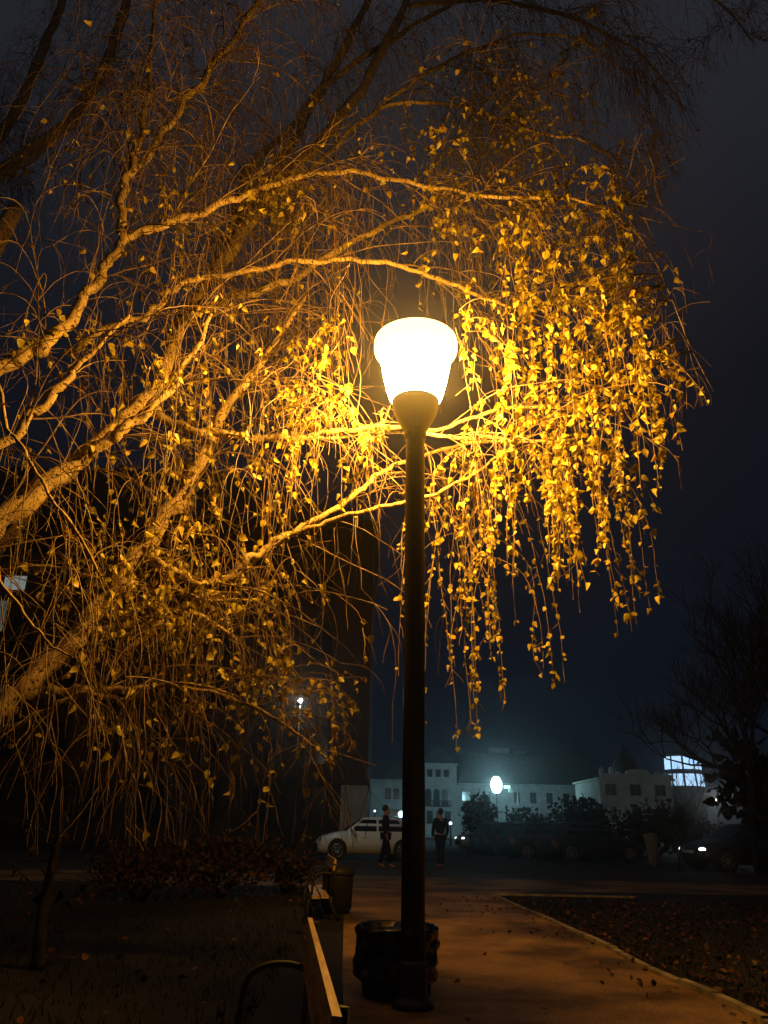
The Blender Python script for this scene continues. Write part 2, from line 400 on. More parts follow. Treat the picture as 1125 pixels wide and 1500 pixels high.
# each limb: trunk node or None, points (px, py, Y, half-width in px), n secondary, n hanging, twiggy, length scale
LIMBS = [
 ('a', [(0, 1040, 6.6, 26), (60, 985, 6.7, 24), (130, 910, 6.8, 21), (190, 830, 6.9, 19), (240, 760, 7.0, 17), (285, 695, 7.1, 13), (330, 600, 7.3, 9), (390, 520, 7.5, 6), (450, 430, 7.6, 3)], 12, 26),
 ('b', [(-90, 850, 6.6, 28), (0, 765, 6.5, 26), (65, 712, 6.6, 23), (120, 670, 6.7, 20), (185, 612, 6.9, 17), (235, 560, 7.2, 16), (258, 490, 7.6, 15), (300, 420, 8.0, 14), (360, 335, 8.7, 13), (430, 250, 9.6, 12), (500, 170, 10.5, 10), (550, 95, 11.3, 8), (605, -20, 12.2, 6)], 14, 30),
 (None, [(112, 680, 6.7, 12), (150, 650, 6.55, 12), (190, 622, 6.5, 10), (230, 590, 6.5, 8), (275, 530, 6.5, 6), (310, 460, 6.5, 4)], 6, 14),
 ('c', [(-80, 580, 6.4, 20), (0, 538, 6.4, 17), (40, 518, 6.4, 16), (75, 498, 6.4, 14), (125, 436, 6.5, 10), (155, 392, 6.5, 9), (183, 350, 6.55, 8.5), (230, 332, 6.6, 7.5), (290, 312, 6.7, 7), (350, 288, 6.8, 6), (400, 270, 6.9, 5.5), (455, 255, 7.0, 5), (520, 252, 7.1, 4.5), (590, 266, 7.1, 4), (660, 278, 7.0, 3.5), (720, 288, 6.8, 3.5), (800, 290, 6.6, 3), (860, 296, 6.4, 2), (915, 325, 6.2, 1.3), (955, 375, 6.1, 1), (985, 440, 6.0, .8), (1010, 505, 6.0, .6), (1046, 575, 6.0, .4)], 16, 34),
 (None, [(181, 352, 6.55, 8.5), (177, 315, 6.5, 8), (180, 275, 6.5, 7), (192, 245, 6.5, 6), (205, 200, 6.5, 5.5), (217, 135, 6.6, 5), (222, 60, 6.7, 4), (232, -30, 6.8, 3)], 7, 14),
 (None, [(178, 275, 6.5, 4), (225, 215, 6.6, 6), (262, 160, 6.6, 6), (300, 112, 6.7, 6), (345, 52, 6.8, 5), (380, -2, 6.9, 4.5), (415, -60, 7, 4)], 7, 16),
 (None, [(100, 520, 6.9, 6), (160, 478, 6.9, 6), (205, 466, 6.9, 6), (232, 447, 6.9, 6), (250, 424, 6.9, 5.5), (290, 408, 6.95, 5), (350, 400, 7.0, 5), (420, 385, 7.1, 5), (500, 381, 7.2, 4.5), (565, 385, 7.3, 4.5), (630, 404, 7.4, 4), (700, 432, 7.4, 3.5), (745, 450, 7.4, 3)], 8, 16),
 (None, [(255, 490, 7.55, 8), (310, 447, 7.7, 7), (365, 430, 7.8, 6.5), (430, 408, 7.9, 6), (495, 366, 8.0, 6), (560, 332, 8.1, 5), (630, 300, 8.2, 4), (700, 255, 8.3, 3)], 6, 12),
 (None, [(225, 600, 7.0, 8), (270, 628, 7.0, 8), (325, 635, 7.0, 7), (370, 642, 7.0, 6), (440, 640, 7.0, 5.5), (520, 628, 7.0, 4.5), (590, 626, 7.0, 4), (650, 640, 6.95, 3.5), (720, 642, 6.9, 3.5), (790, 648, 6.8, 3), (860, 640, 6.7, 2)], 7, 14),
 (None, [(370, 642, 7.0, 4.5), (450, 644, 7.05, 4), (540, 634, 7.1, 3.5), (640, 630, 7.1, 3.5), (690, 612, 7.1, 3.5), (760, 596, 7.1, 3), (830, 600, 7.0, 2)], 4, 8),
 (None, [(210, 815, 6.9, 7), (260, 840, 6.7, 8), (305, 860, 6.6, 8), (360, 824, 6.6, 7.5), (400, 795, 6.65, 6.5), (450, 768, 6.7, 5.5), (500, 740, 6.8, 5), (535, 712, 6.9, 4.5), (565, 688, 7.4, 4), (620, 668, 7.9, 3.5), (680, 650, 8.3, 3), (740, 645, 8.5, 2.5)], 7, 18),
 (None, [(385, 805, 6.65, 4.5), (450, 775, 6.6, 4.5), (520, 752, 6.6, 4), (580, 738, 6.9, 3.5), (640, 722, 7.0, 3), (700, 690, 7.1, 2.5), (770, 640, 7.1, 2)], 3, 8),
 (None, [(115, 928, 7.70, 11), (160, 924, 7.60, 9), (205, 912, 7.55, 7.5), (250, 897, 7.50, 6), (300, 905, 7.40, 4), (350, 940, 7.30, 3)], 5, 12),
 (None, [(150, 975, 7.80, 5), (175, 962, 7.80, 5.5), (210, 935, 7.80, 5), (245, 905, 7.80, 4), (300, 880, 7.80, 3), (370, 880, 7.80, 2)], 4, 8),
 (None, [(10, 1030, 7.50, 10), (60, 1015, 7.40, 10), (110, 1012, 7.35, 9), (160, 1012, 7.30, 6), (250, 1005, 7.30, 4), (330, 1020, 7.30, 3.5), (390, 1045, 7.30, 3), (440, 1078, 7.30, 2.5), (490, 1120, 7.30, 2)], 5, 13),
 (None, [(0, 1075, 7.30, 8), (50, 1050, 7.30, 6), (95, 1028, 7.25, 5), (130, 1016, 7.20, 5), (180, 1026, 7.20, 4.5), (215, 1010, 7.20, 3), (270, 1000, 7.10, 2.5), (350, 1020, 7.10, 2)], 4, 9),
 ('b', [(-60, 690, 6.2, 9), (0, 655, 6.1, 9), (45, 610, 6.1, 9), (80, 575, 6.1, 9), (110, 540, 6.1, 6), (150, 500, 6.0, 4), (190, 460, 6, 3)], 5, 10),
 ('b', [(-40, 850, 6.80, 4), (5, 835, 6.80, 4), (80, 830, 6.80, 3.5), (125, 842, 6.80, 3), (175, 855, 6.80, 3), (250, 863, 6.80, 2.5), (320, 885, 6.80, 2)], 6, 16),
 ('b', [(-20, 560, 5.2, 3), (8, 620, 5.2, 3.5), (40, 668, 5.2, 3.2), (75, 730, 5.2, 3), (110, 775, 5.2, 2.8), (135, 820, 5.2, 2.5), (150, 850, 5.2, 2)], 3, 6),
 ('a', [(-30, 800, 5.0, 3.2), (0, 850, 5.0, 3.4), (40, 905, 5.0, 3), (75, 945, 5.0, 2.4), (107, 963, 5.0, 1.6)], 2, 4),
 ('d', [(-60, 310, 12, 16), (0, 255, 12.4, 15), (55, 215, 12.8, 14), (100, 182, 13, 12), (132, 138, 13.2, 11), (155, 95, 13.5, 10), (172, 50, 13.8, 9), (190, -20, 14, 8)], 8, 20),
 ('e', [(-60, 280, 13.5, 11), (0, 200, 13.8, 10), (35, 140, 14, 9), (60, 80, 14.2, 8), (88, 10, 14.4, 7), (105, -60, 14.6, 6)], 10, 26),
 (None, [(300, 425, 8.0, 8), (330, 350, 8.8, 8), (385, 275, 9.8, 8), (430, 205, 10.6, 8), (465, 140, 11.2, 7), (492, 92, 11.6, 7), (530, 20, 12, 6), (550, -40, 12.2, 5)], 8, 16),
 (None, [(335, 345, 8.8, 6), (365, 245, 9.8, 6), (420, 195, 10.6, 6), (470, 130, 11.2, 5), (540, 80, 11.6, 5), (620, 30, 12, 4), (700, -20, 12.2, 3)], 6, 16),
 (None, [(400, 285, 8.6, 4.5), (457, 248, 8.6, 4.5), (505, 200, 8.7, 4.5), (560, 155, 8.8, 4), (620, 110, 8.9, 3.5), (690, 75, 9.0, 3), (770, 50, 9.0, 2.5), (850, 60, 8.9, 2), (920, 110, 8.8, 1.5)], 7, 20),
 (None, [(560, 155, 8.8, 3.5), (640, 150, 8.6, 3), (720, 170, 8.3, 3), (790, 195, 8.0, 2.5), (850, 205, 7.9, 2.2), (910, 240, 7.9, 1.8), (950, 300, 7.9, 1.2)], 6, 22),
 (None, [(600, 10, 11.5, 5), (690, 0, 11, 4), (780, 10, 10.6, 4), (870, 40, 10.2, 3), (950, 90, 10, 2), (1000, 160, 9.9, 1.5)], 7, 22),
 (None, [(780, -60, 11, 4), (900, -70, 10.5, 3.5), (1000, -30, 10, 3), (1070, 20, 9.8, 2), (1100, 60, 9.7, 1.2)], 5, 14),
 (None, [(120, 680, 8.4, 6), (60, 730, 8.4, 8), (10, 790, 8.4, 9), (-60, 850, 8.4, 10)], 0, 2),
]
limb_curves = []
for node, pts, ns, nh in LIMBS:
    ctrl = []
    if node:
        p = Tp[node]; q = U(*pts[0][:3]); r0 = pts[0][3] * .6 * mpp(q)
        ctrl.append((*p, r0 * 1.25))
        m = p.lerp(q, .55); ctrl.append((m.x, m.y, m.z - .1, r0 * 1.1))
    for (px, py, Y, rpx) in pts:
        p = U(px, py, Y); ctrl.append((*p, (min(rpx, 8) * .82 + max(0, rpx - 8) * .58) * mpp(p)))
    c = catmull(ctrl, 7)
    P = []; r_ = R
    ph = [r_.uniform(0, 6.3) for _ in range(6)]
    for i, q in enumerate(c):
        amp = min(.018, q[3] * .5)
        P.append((Vector(q[:3]) + Vector((math.sin(i * .9 + ph[0]) + .6 * math.sin(i * 2.1 + ph[1]), math.sin(i * .8 + ph[2]), math.sin(i * 1.0 + ph[3]) + .6 * math.sin(i * 2.3 + ph[4]))) * amp,
                  max(.003, q[3] * (1 + .07 * math.sin(i * 1.7 + ph[5]) + r_.uniform(-.05, .05)))))
    MB().tube([p for p, r in P], [r for p, r in P], 12 if pts[0][3] > 6 else 7).build('limb', M['bark'] if max(p[3] for p in pts) > 3.9 else M['bark'], birch, True)
    limb_curves.append((P, ns, nh))

# chance of a leaf as a function of where on the tree the twig hangs
SPOTS = [(250, 860, 110, 26, .22), (465, 1010, 75, 40, .34), (400, 1070, 100, 60, .10), (310, 660, 80, 45, .16), (310, 560, 130, 50, .05),
         (230, 550, 50, 30, .20), (100, 490, 50, 30, .22), (60, 240, 40, 30, .12), (170, 790, 60, 40, .14), (350, 900, 100, 60, .05), (240, 330, 50, 40, .12),
         (240, 700, 180, 160, .03), (400, 290, 30, 25, .25), (350, 1000, 130, 100, .05), (100, 1080, 90, 30, .06), (700, 230, 120, 120, .06)]
def pleaf(q):
    v = .006
    for cx, cy, sx_, sy_, wgt in SPOTS:
        dx, dy = (q[0] - cx) / sx_, (q[1] - cy) / sy_
        if dx * dx + dy * dy < 6: v += wgt * math.exp(-.5 * (dx * dx + dy * dy))
    return min(v, .75)
def ok_region(p):
    q = proj(p)
    if in_bowl_way(p): return False
    if q[0] > 1130 - .42 * max(0, q[1] - 20) + R.gauss(0, 45) and q[1] > 60 and q[1] < 330: return False
    if q[0] > 985 + R.gauss(0, 22) and q[1] >= 330 and p.y > 6.7: return False
    if q[0] > 1000 and q[1] > 600: return False
    if q[0] > 1045 and q[1] > 330: return False
    if q[1] > 1290 and q[0] > -50: return False
    if q[0] > 555 and q[1] > 1100: return False
    if 760 < q[0] and q[1] > 1010 - max(0, (q[0] - 860)) * 1.2: return False
    if p.z < .9: return False
    return True

twigs = MB(); leaves = Leaves()
def grow(p, d, Ln, droop, wig, seg=.12):
    pts = [p.copy()]; n = max(3, int(Ln / seg)); d = d.normalized()
    for i in range(n):
        k = (i + 1) / n
        d = (d + Vector((0, 0, -droop * (.35 + k))) + rv() * wig).normalized()
        pts.append(pts[-1] + d * (Ln / n))
        if not ok_region(pts[-1]): pts.pop(); break
    return pts
def leafy(lv, pts, dens, size, spacing=.08):
    for a, b in zip(pts[:-1], pts[1:]):
        sl_ = (b - a).length; m = max(1, int(round(sl_ / spacing)))
        for k in range(m):
            p = a.lerp(b, (k + R.random()) / m)
            if R.random() < (dens if dens is not None else pleaf(proj(p))):
                if not in_bowl_way(p):
                    for _ in range(R.choice((1, 1, 2))): hang_leaf(lv, p, size)
TR = .66
def taper(pts, r0, r1):
    r0 *= TR; r1 *= TR
    return [r0 + (r1 - r0) * i / (len(pts) - 1) for i in range(len(pts))]
def fork(tw, lv, pts, n, Lr, r, dens, size, droop=.12):
    for _ in range(n):
        i = R.randrange(1, len(pts)); d = (pts[i] - pts[i-1]).normalized()
        b = grow(pts[i], d + rv() * .8, R.uniform(*Lr), droop, .24, .06)
        if len(b) > 2:
            tw.tube(b, taper(b, r, r * .55), 3, False); leafy(lv, b, dens, size)

for P, ns, nh in limb_curves:
    secs = []
    n = len(P)
    def pick():
        for _ in range(12):
            i = R.randrange(int(n * .15), n - 1); q = proj(P[i][0])
            if -60 < q[0] < 1150 and -120 < q[1] < 1300: return i
        return None
    for _ in range(int(ns * 1.5)):
        i = pick()
        if i is None: continue
        t = (P[min(i + 1, n - 1)][0] - P[i][0]); t = t.normalized() if t.length > 1e-5 else Vector((1, 0, 0))
        d = t * .8 + rv() * .9 + Vector((.25, 0, .25))
        s = grow(P[i][0], d, R.uniform(.8, 2.0), .10, .14, .13)
        if len(s) < 4: continue
        r0 = min(.016, max(.007, P[i][1] * .4))
        twigs.tube(s, taper(s, r0, .005), 5, False); secs.append(s)
    hosts = [[p for p, r in P[int(n * .12):]]] + secs * 2
    my = sum(proj(p)[1] for p, r in P) / n
    for _ in range(int((nh * 2.2 + len(secs) * 3) * (4.2 if my < 300 else 2.2 if my < 520 else .85))):
        h = R.choice(hosts) if R.random() < .8 else hosts[0]
        i = R.randrange(1, len(h)); q = proj(h[i])
        if not (-90 < q[0] < 1160 and -250 < q[1] < 1250): continue
        if q[1] > 350 and R.random() < (.72 if q[0] > 560 else .5 if q[0] > 400 else 0): continue
        d = (h[i] - h[i-1]).normalized() * .7 + rv() * .8 + Vector((.1, 0, .15))
        Ln = R.uniform(.5, 1.9)
        if q[1] < 500: Ln *= 1.25
        s = grow(h[i], d, Ln, R.uniform(.2, .5), .2, .075)
        if len(s) < 4: continue
        twigs.tube(s, taper(s, .0068, .0038), 4, False)
        leafy(leaves, s[1:], None, .066)
        fork(twigs, leaves, s, R.choice((2, 3, 3, 4)), (.15, .6), .0042, None, .062)
twigs.build('twigs', M['twig'], birch, True)
leaves.build('foliage', M['leaf'], birch)

# leafy hanging sprays: anchor line in the photo, count, length (px), leaf density, leaf size
SPRAYS = [
 # right curtain
 ([(739, 292, 7.15), (826, 292, 6.95)], 17, (150, 330), .62, .125, .10),
 ([(754, 330, 6.65), (814, 380, 6.65)], 12, (150, 300), .62, .125, .08),
 ([(774, 440, 6.55), (864, 480, 6.55)], 14, (180, 400), .60, .12, .14),
 ([(790, 470, 6.45), (930, 470, 6.45)], 14, (150, 330), .62, .12, .16),
 ([(754, 560, 6.75), (914, 560, 6.55)], 14, (150, 320), .60, .115, .14),
 ([(749, 640, 6.85), (814, 648, 6.75)], 12, (120, 260), .62, .11, .12),
 ([(800, 640, 6.75), (880, 640, 6.55)], 9, (180, 330), .5, .11, .10),
 ([(905, 540, 6.45), (955, 560, 6.35)], 9, (150, 260), .5, .115, .08),
 ([(845, 292, 6.75), (930, 340, 6.55)], 9, (50, 130), .45, .13, .20),
 ([(905, 345, 6.50), (960, 430, 6.35)], 6, (40, 110), .35, .115, .25),
 ([(860, 640, 6.65), (900, 660, 6.55)], 4, (260, 340), .34, .105, .05),
 # middle strands under the lamp
 ([(676, 470, 6.25), (692, 490, 6.25)], 13, (90, 170), .45, .10, .10),
 ([(665, 600, 6.6), (720, 640, 6.7)], 10, (120, 300), .36, .09, .10),
 ([(640, 725, 8.2), (735, 660, 8.5)], 18, (200, 380), .42, .105, .10),
 ([(640, 820, 8.2), (700, 800, 8.4)], 10, (130, 250), .40, .105, .12),
 # left of the lamp
 ([(452, 455, 6.7), (500, 490, 6.6)], 16, (90, 200), .42, .115, .12),
 ([(440, 560, 6.6), (515, 600, 6.5)], 22, (120, 250), .30, .10, .10),
 ([(500, 632, 6.6), (580, 640, 6.6)], 7, (40, 140), .45, .11, .22),
 # above the lamp
 ([(600, 225, 7.35), (660, 205, 7.25)], 12, (90, 230), .45, .12, .14),
 ([(620, 300, 7.25), (665, 320, 7.15)], 7, (90, 140), .5, .12, .10),
 ([(700, 110, 7.95), (790, 170, 7.75)], 9, (50, 120), .34, .13, .2),
 ([(832, 45, 7.95), (850, 50, 7.95)], 6, (40, 80), .6, .15, .15),
 # along the low left limbs
 ([(180, 850, 6.80), (330, 868, 6.80)], 15, (25, 90), .62, .11, .35),
 ([(60, 830, 6.80), (160, 845, 6.80)], 8, (30, 90), .4, .10, .3),
 ([(260, 650, 7.50), (350, 650, 7.50)], 10, (50, 180), .36, .11, .16),
 ([(330, 960, 7.1), (440, 1015, 7.2)], 12, (30, 110), .36, .11, .28),
 ([(420, 1010, 7.20), (520, 980, 7.30)], 15, (40, 130), .34, .105, .3),
]
for line, cnt, Lr, dens, size, wig in SPRAYS:
    tw, lv = MB(), Leaves()
    A, B = U(*line[0]), U(*line[1])
    ropes = [(R.random(), R.uniform(-.4, .35)) for _ in range(max(2, round(cnt / 4)))]
    for _ in range(cnt):
        rt_, ry_ = R.choice(ropes)
        p = A.lerp(B, rt_) + Vector((R.uniform(-.10, .10), ry_ + R.uniform(-.1, .1), R.uniform(-.25, .05)))
        if in_bowl_way(p): continue
        Ln = R.uniform(*Lr) * mpp(p) * 1.05; sz_ = size * .58
        s = grow(p, Vector((R.uniform(-.35, .35), R.uniform(-.35, .3), R.uniform(-.5, .2))), Ln, .34, wig, .09)
        if len(s) < 4: continue
        # a thin shoot ties the strand back to the nearest branch above it
        best = min((q for P_, _, _ in limb_curves for q, _ in P_[::2]), key=lambda q: (q - p).length_squared + (4 if q.z < p.z - .2 else 0))
        dl = (best - p).length
        if .05 < dl < 1.7:
            m1 = best.lerp(p, .4) + Vector((0, 0, .10 * dl)) + rv() * .05 * dl; m2 = best.lerp(p, .8) + Vector((0, 0, .08 * dl)) + rv() * .04 * dl
            full = catmull([best, m1, m2, p], 4)[:-1]
            if not any(in_bowl_way(Vector(q)) for q in full): s = [Vector(q) for q in full] + s
        tw.tube(s, taper(s, .0066, .0036), 4, False)
        leafy(lv, s[-max(4, int(Ln / .09)):], dens * .78, sz_, .046)
        fork(tw, lv, s, max(2, int(Ln / .3)), (.08, .26), .004, dens * .62, sz_ * .95, .16)
    sp = tw.build('hanging_spray', M['twig'], birch, True)
    lv.build('leaves', M['leaf'], sp)

# ------------------------------------------------------------------ litter bin beside the pole
bc = G(581, 1474); bc = Vector((LX - .10, LY + .38, 0))
lb = empty('litter_bin', bc); tag(lb, 'black litter bin with crumpled shiny bag, beside the foot of the lamp pole', 'litter bin')
MB().lathe([(.23, .01), (.245, .03), (.262, .38), (.27, .385), (.27, .41)], bc, 30).build('bin_body', M['iron'], lb, True)
rb2 = random.Random(3)
phs = [rb2.uniform(0, 6.3) for _ in range(8)]
def crump(an, z): return 1 + .035 * math.sin(3 * an + phs[0] + z * 14) + .035 * math.sin(5 * an + phs[1] - z * 26) + .026 * math.sin(12 * an + phs[2] + z * 34) + .016 * math.sin(23 * an + phs[3] - z * 50)
prof = [(.262, .10)] + [(.292 + .005 * math.sin(k * 1.7), .12 + k * .024) for k in range(13)] + [(.298, .43), (.285, .45), (.262, .445), (.24, .36), (.18, .31), (.02, .29)]
MB().lathe(prof, bc, 90, False, True, crump).build('bin_bag', M['bag'], lb, True)

# ------------------------------------------------------------------ benches
def make_bench(Lb):
    r = empty('park_bench')
    st = MB()
    for k in range(2): st.box(-.21 + k * .115, -Lb/2, .255 + .006 * (k - 1) ** 2, -.21 + k * .115 + .098, Lb/2, .287 + .006 * (k - 1) ** 2)
    st.build('seat', M['wood'], r)
    bk = MB()
    for k in range(0, 2):
        z = .585 + k * .075; x0 = -.245 - k * .012
        bk.add([(x0, -Lb/2, z), (x0 - .010, -Lb/2, z + .055), (x0 - .032, -Lb/2, z + .053), (x0 - .030, -Lb/2, z - .002),
                (x0, Lb/2, z), (x0 - .010, Lb/2, z + .055), (x0 - .032, Lb/2, z + .053), (x0 - .030, Lb/2, z - .002)],
               [(0, 1, 2, 3), (7, 6, 5, 4), (0, 4, 5, 1), (1, 5, 6, 2), (2, 6, 7, 3), (3, 7, 4, 0)])
    bk.build('backrest', M['wood'], r)
    for y in (-Lb/2 + .12, Lb/2 - .12):
        fr = MB()
        fr.tube([(.02, y, .245), (.05, y, .18), (.04, y, .1), (.09, y, .0)], [.022, .024, .022, .028], 8)
        fr.tube([(-.24, y, .28), (-.25, y, .18), (-.29, y, .1), (-.36, y, .0)], [.022, .024, .022, .028], 8)
        fr.tube([(-.25, y, .235), (-.1, y, .227), (.03, y, .235)], .022, 8)
        fr.tube([(-.262, y, .26), (-.285, y, .55), (-.30, y, .71)], .016, 8)
        fr.build('end_frame', M['iron'], r, True)
        ar = MB(); ar.tube(catmull([Vector(p) for p in [(-.285, y, .52), (-.2, y, .545), (-.10, y, .54), (-.03, y, .50), (-.005, y, .42), (.0, y, .33), (.005, y, .26)]], 4), .015, 8)
        ar.build('armrest', M['iron'], r, True)
    return r
bf, bn = G(458, 1342, .72), G(502, 1484, .72)
b1 = make_bench((bf - bn).length)
ba = math.atan2(-(bf.x - bn.x), bf.y - bn.y); bo = Vector((math.cos(ba), math.sin(ba), 0))
bm_ = (bf + bn) / 2 - bo * .29
b1.location = (bm_.x, bm_.y, 0); b1.rotation_euler.z = ba + math.pi
tag(b1, 'wooden slatted bench with dark iron armrests, nearest the camera at the lower left', 'bench', 'benches along the path')
b2 = copy_tree(b1); q = G(452, 1338); b2.location = (q.x, q.y, 0)
tag(b2, 'dark slatted bench farther along the path, beyond the litter bin and the near bench', 'bench', 'benches along the path')
# far litter bin
fb = G(493, 1338)
f2 = empty('litter_bin', fb); tag(f2, 'dark upright litter bin beyond the benches, in front of the white car', 'litter bin')
MB().lathe([(.17, 0), (.17, .04), (.20, .06), (.215, .46), (.22, .48)], fb, 24).build('bin_body', M['iron'], f2, True)
MB().lathe([(.23, .482), (.24, .50), (.23, .55), (.14, .60), (.02, .62)], fb, 24).build('bin_hood', M['iron'], f2, True)

# ------------------------------------------------------------------ fallen leaves / grass
fl = Leaves(); r2 = random.Random(11)
def kerb_x(y):
    for a, b in zip(kp[:-1], kp[1:]):
        if b.y <= y <= a.y: return a.x + (b.x - a.x) * (y - a.y) / (b.y - a.y)
    return kp[0].x
def flat_leaf(x, y, z, s):
    d = Vector((r2.uniform(-1, 1), r2.uniform(-1, 1), r2.uniform(-.2, .4)))
    fl.leaf(Vector((x, y, z + .012)), d, Vector((r2.uniform(-1, 1), r2.uniform(-1, 1), r2.uniform(-.4, .4))), s, s * .85, r2.uniform(0, .25), r2.uniform(-.2, .2), r2.random())
n = 0
while n < 5200:
    y = 3.5 + 11.5 * r2.random() ** .8; x = kerb_x(y) + .1 + 9 * r2.random() ** 1.3
    flat_leaf(x, y, r2.uniform(.0, .03), r2.uniform(.035, .075)); n += 1
for _ in range(110):
    y = r2.uniform(4, 15); x = kerb_x(y) - .05 - abs(r2.gauss(0, .6)); flat_leaf(x, y, .006, r2.uniform(.035, .065))
for _ in range(500):
    y = r2.uniform(3.2, 17); x = -.7 - 7 * r2.random() ** 1.3; flat_leaf(x, y, r2.uniform(0, .03), r2.uniform(.04, .08))
M['fallen'] = leaf_mat('fallen leaf', (.010, .004, .002), (.03, .010, .004), (.15, .05, .018), .1, .6)
tag(fl.build('fallen_leaves', M['fallen']), 'brown fallen leaves scattered over the dark lawn beside the path', 'fallen leaves', kind='stuff')
gr = MB()
for _ in range(14000):
    if r2.random() < .55: y = 3.5 + 11.5 * r2.random(); x = kerb_x(y) + .08 + 8 * r2.random() ** 1.5
    else: y = 3 + 13 * r2.random(); x = -.75 - 6 * r2.random() ** 1.3
    h = r2.uniform(.03, .09); a = r2.uniform(0, 6.3); wv = Vector((math.cos(a), math.sin(a), 0)) * .006; ln = Vector((r2.uniform(-.04, .04), r2.uniform(-.04, .04), h))
    p = Vector((x, y, 0)); gr.add([p - wv, p + wv, p + ln], [(0, 1, 2)])
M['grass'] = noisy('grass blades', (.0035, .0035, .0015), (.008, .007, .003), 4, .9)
tag(gr.build('grass', M['grass']), 'short dark lawn grass on both sides of the path', 'grass', kind='stuff')

# ------------------------------------------------------------------ shrubs and background trees
def clump(lv, c, rx, ry, rz, n, size, r):
    for _ in range(n):
        v = rv(r) * (r.random() ** .4)
        b = 1 + .22 * math.sin(v.x * 5 + c.x) * math.cos(v.z * 6 + c.y)
        p = Vector((c.x + v.x * rx * b, c.y + v.y * ry * b, max(.05, c.z + v.z * rz * b)))
        s = size * r.uniform(.6, 1.3); lv.leaf(p, rv(r), rv(r), s, s * .8, .1, .1, r.random())
def shrub(name, px, py_top, Y, wpx, label, cat='shrub', group=None, n=900, mat='darkleaf', seed=1, size=None):
    r = random.Random(seed); t = U(px, py_top, Y); wd = wpx * mpp(t) / 2; h = t.z
    o = empty(name, (t.x, Y, 0)); tag(o, label, cat, group)
    st = MB()
    for _ in range(9):
        a = r.uniform(0, 6.3); q = Vector((t.x + math.cos(a) * wd * .6, Y + math.sin(a) * wd * .5, h * r.uniform(.5, .85)))
        st.tube([(t.x + math.cos(a) * .06, Y + math.sin(a) * .06, 0), (t.x + math.cos(a) * wd * .3, Y + math.sin(a) * wd * .25, h * .4), q], [.03, .02, .008], 5)
    st.build('stem', M['darkbark'], o, True)
    lv = Leaves(); sz = size or max(.07, h * .09)
    for _ in range(6):
        clump(lv, Vector((t.x + r.uniform(-.5, .5) * wd, Y + r.uniform(-.4, .4) * wd, h * r.uniform(.35, .66))), wd * .55, wd * .5, h * .36, n // 6, sz, r)
    lv.build('foliage', M[mat], o); return o

def bare_tree(name, base, h, spread, seed, label, levels=5, lean=0, r0=.16, leafn=0, group=None, n0=3):
    r = random.Random(seed); o = empty(name, base); tag(o, label, 'tree', group)
    tk, cw = MB(), MB(); lv = Leaves()
    def rec(p, d, ln, rr, lvl):
        pts = [p]; dd = d
        for k in range(4):
            dd = (dd + rv(r) * .22 + Vector((0, 0, .04))).normalized(); pts.append(pts[-1] + dd * ln / 4)
        (tk if lvl == 0 else cw).tube(pts, taper(pts, rr, rr * .62), 8 if lvl == 0 else (5 if lvl < 3 else 3), False)
        if lvl >= levels:
            if leafn:
                for _ in range(leafn): s = r.uniform(.12, .24); lv.leaf(pts[r.randrange(1, 5)] + rv(r) * .2, rv(r), rv(r), s, s * .8, .1, .1, r.random())
            return
        for _ in range(r.choice((4, 4, 5)) if lvl else 5):
            nd = (dd * .75 + Vector((r.uniform(-1, 1) * spread, r.uniform(-1, 1) * spread, r.uniform(-.1, .6)))).normalized()
            rec(pts[r.randrange(2, 5)], nd, ln * r.uniform(.55, .85), rr * .55, lvl + 1)
    rec(Vector(base), Vector((lean, 0, 1)), h * .33, r0, 0)
    tk.build('trunk', M['darkbark'], o, True); c = cw.build('crown', M['darkbark'], o, True)
    if leafn: lv.build('foliage', M['darkleaf'], c)
    return o
b = G(1095, 1262); b = Vector((U(1100, 1200, 26).x, 26, 0))
bare_tree('bare_tree', b, 10.2, .85, 5, 'tall dark bare tree at the right edge of the photo', 5, -.05, .2, 0)
bare_tree('bare_tree', (U(1190, 1200, 30).x, 30, 0), 15, .8, 9, 'dark tree half out of frame, farthest right behind the tall bare tree', 5, 0, .25, 0)
bare_tree('bare_tree', (U(985, 1200, 27).x, 27, 0), 3.3, .8, 15, 'small multi-stemmed tree in front of the white gabled house', 4, 0, .07, 0)

DK = [
 ('hedge_bush', 695, 1163, 58, 64, 'round dark bush in front of the pale villa, left of the blue lamp', 21),
 ('hedge_bush', 775, 1180, 50, 90, 'low dark bush right below the blue lamp and its green sign', 22),
 ('hedge_bush', 850, 1162, 48, 120, 'tall dark bush left of the white gabled house', 23),
 ('hedge_bush', 930, 1168, 44, 130, 'dark bush covering the ground floor of the white gabled house', 24),
 ('hedge_bush', 1010, 1194, 38, 110, 'dark bush under the lit glass tower', 25),
 ('hedge_bush', 1120, 1060, 29, 190, 'large dark bush at the foot of the tall bare tree', 26),
 ('garden_shrub', 215, 1225, 13, 190, 'dim reddish shrub under the birch, farthest left', 31),
 ('garden_shrub', 330, 1215, 14, 200, 'dim reddish shrub under the middle of the birch', 32),
 ('garden_shrub', 425, 1235, 15, 120, 'dim reddish shrub just left of the white car', 33),
]
M['redleaf'] = leaf_mat('russet shrub leaf', (.016, .007, .003), (.03, .013, .005), (.06, .026, .010), .2, .7)
for nm, px, pt, Y, wpx, lab, sd in DK:
    shrub(nm, px, pt, Y, wpx, lab, 'bush' if nm == 'hedge_bush' else 'shrub', 'bushes before the far houses' if nm == 'hedge_bush' else 'shrubs under the birch', 1300, 'darkleaf' if nm == 'hedge_bush' else 'redleaf', sd)
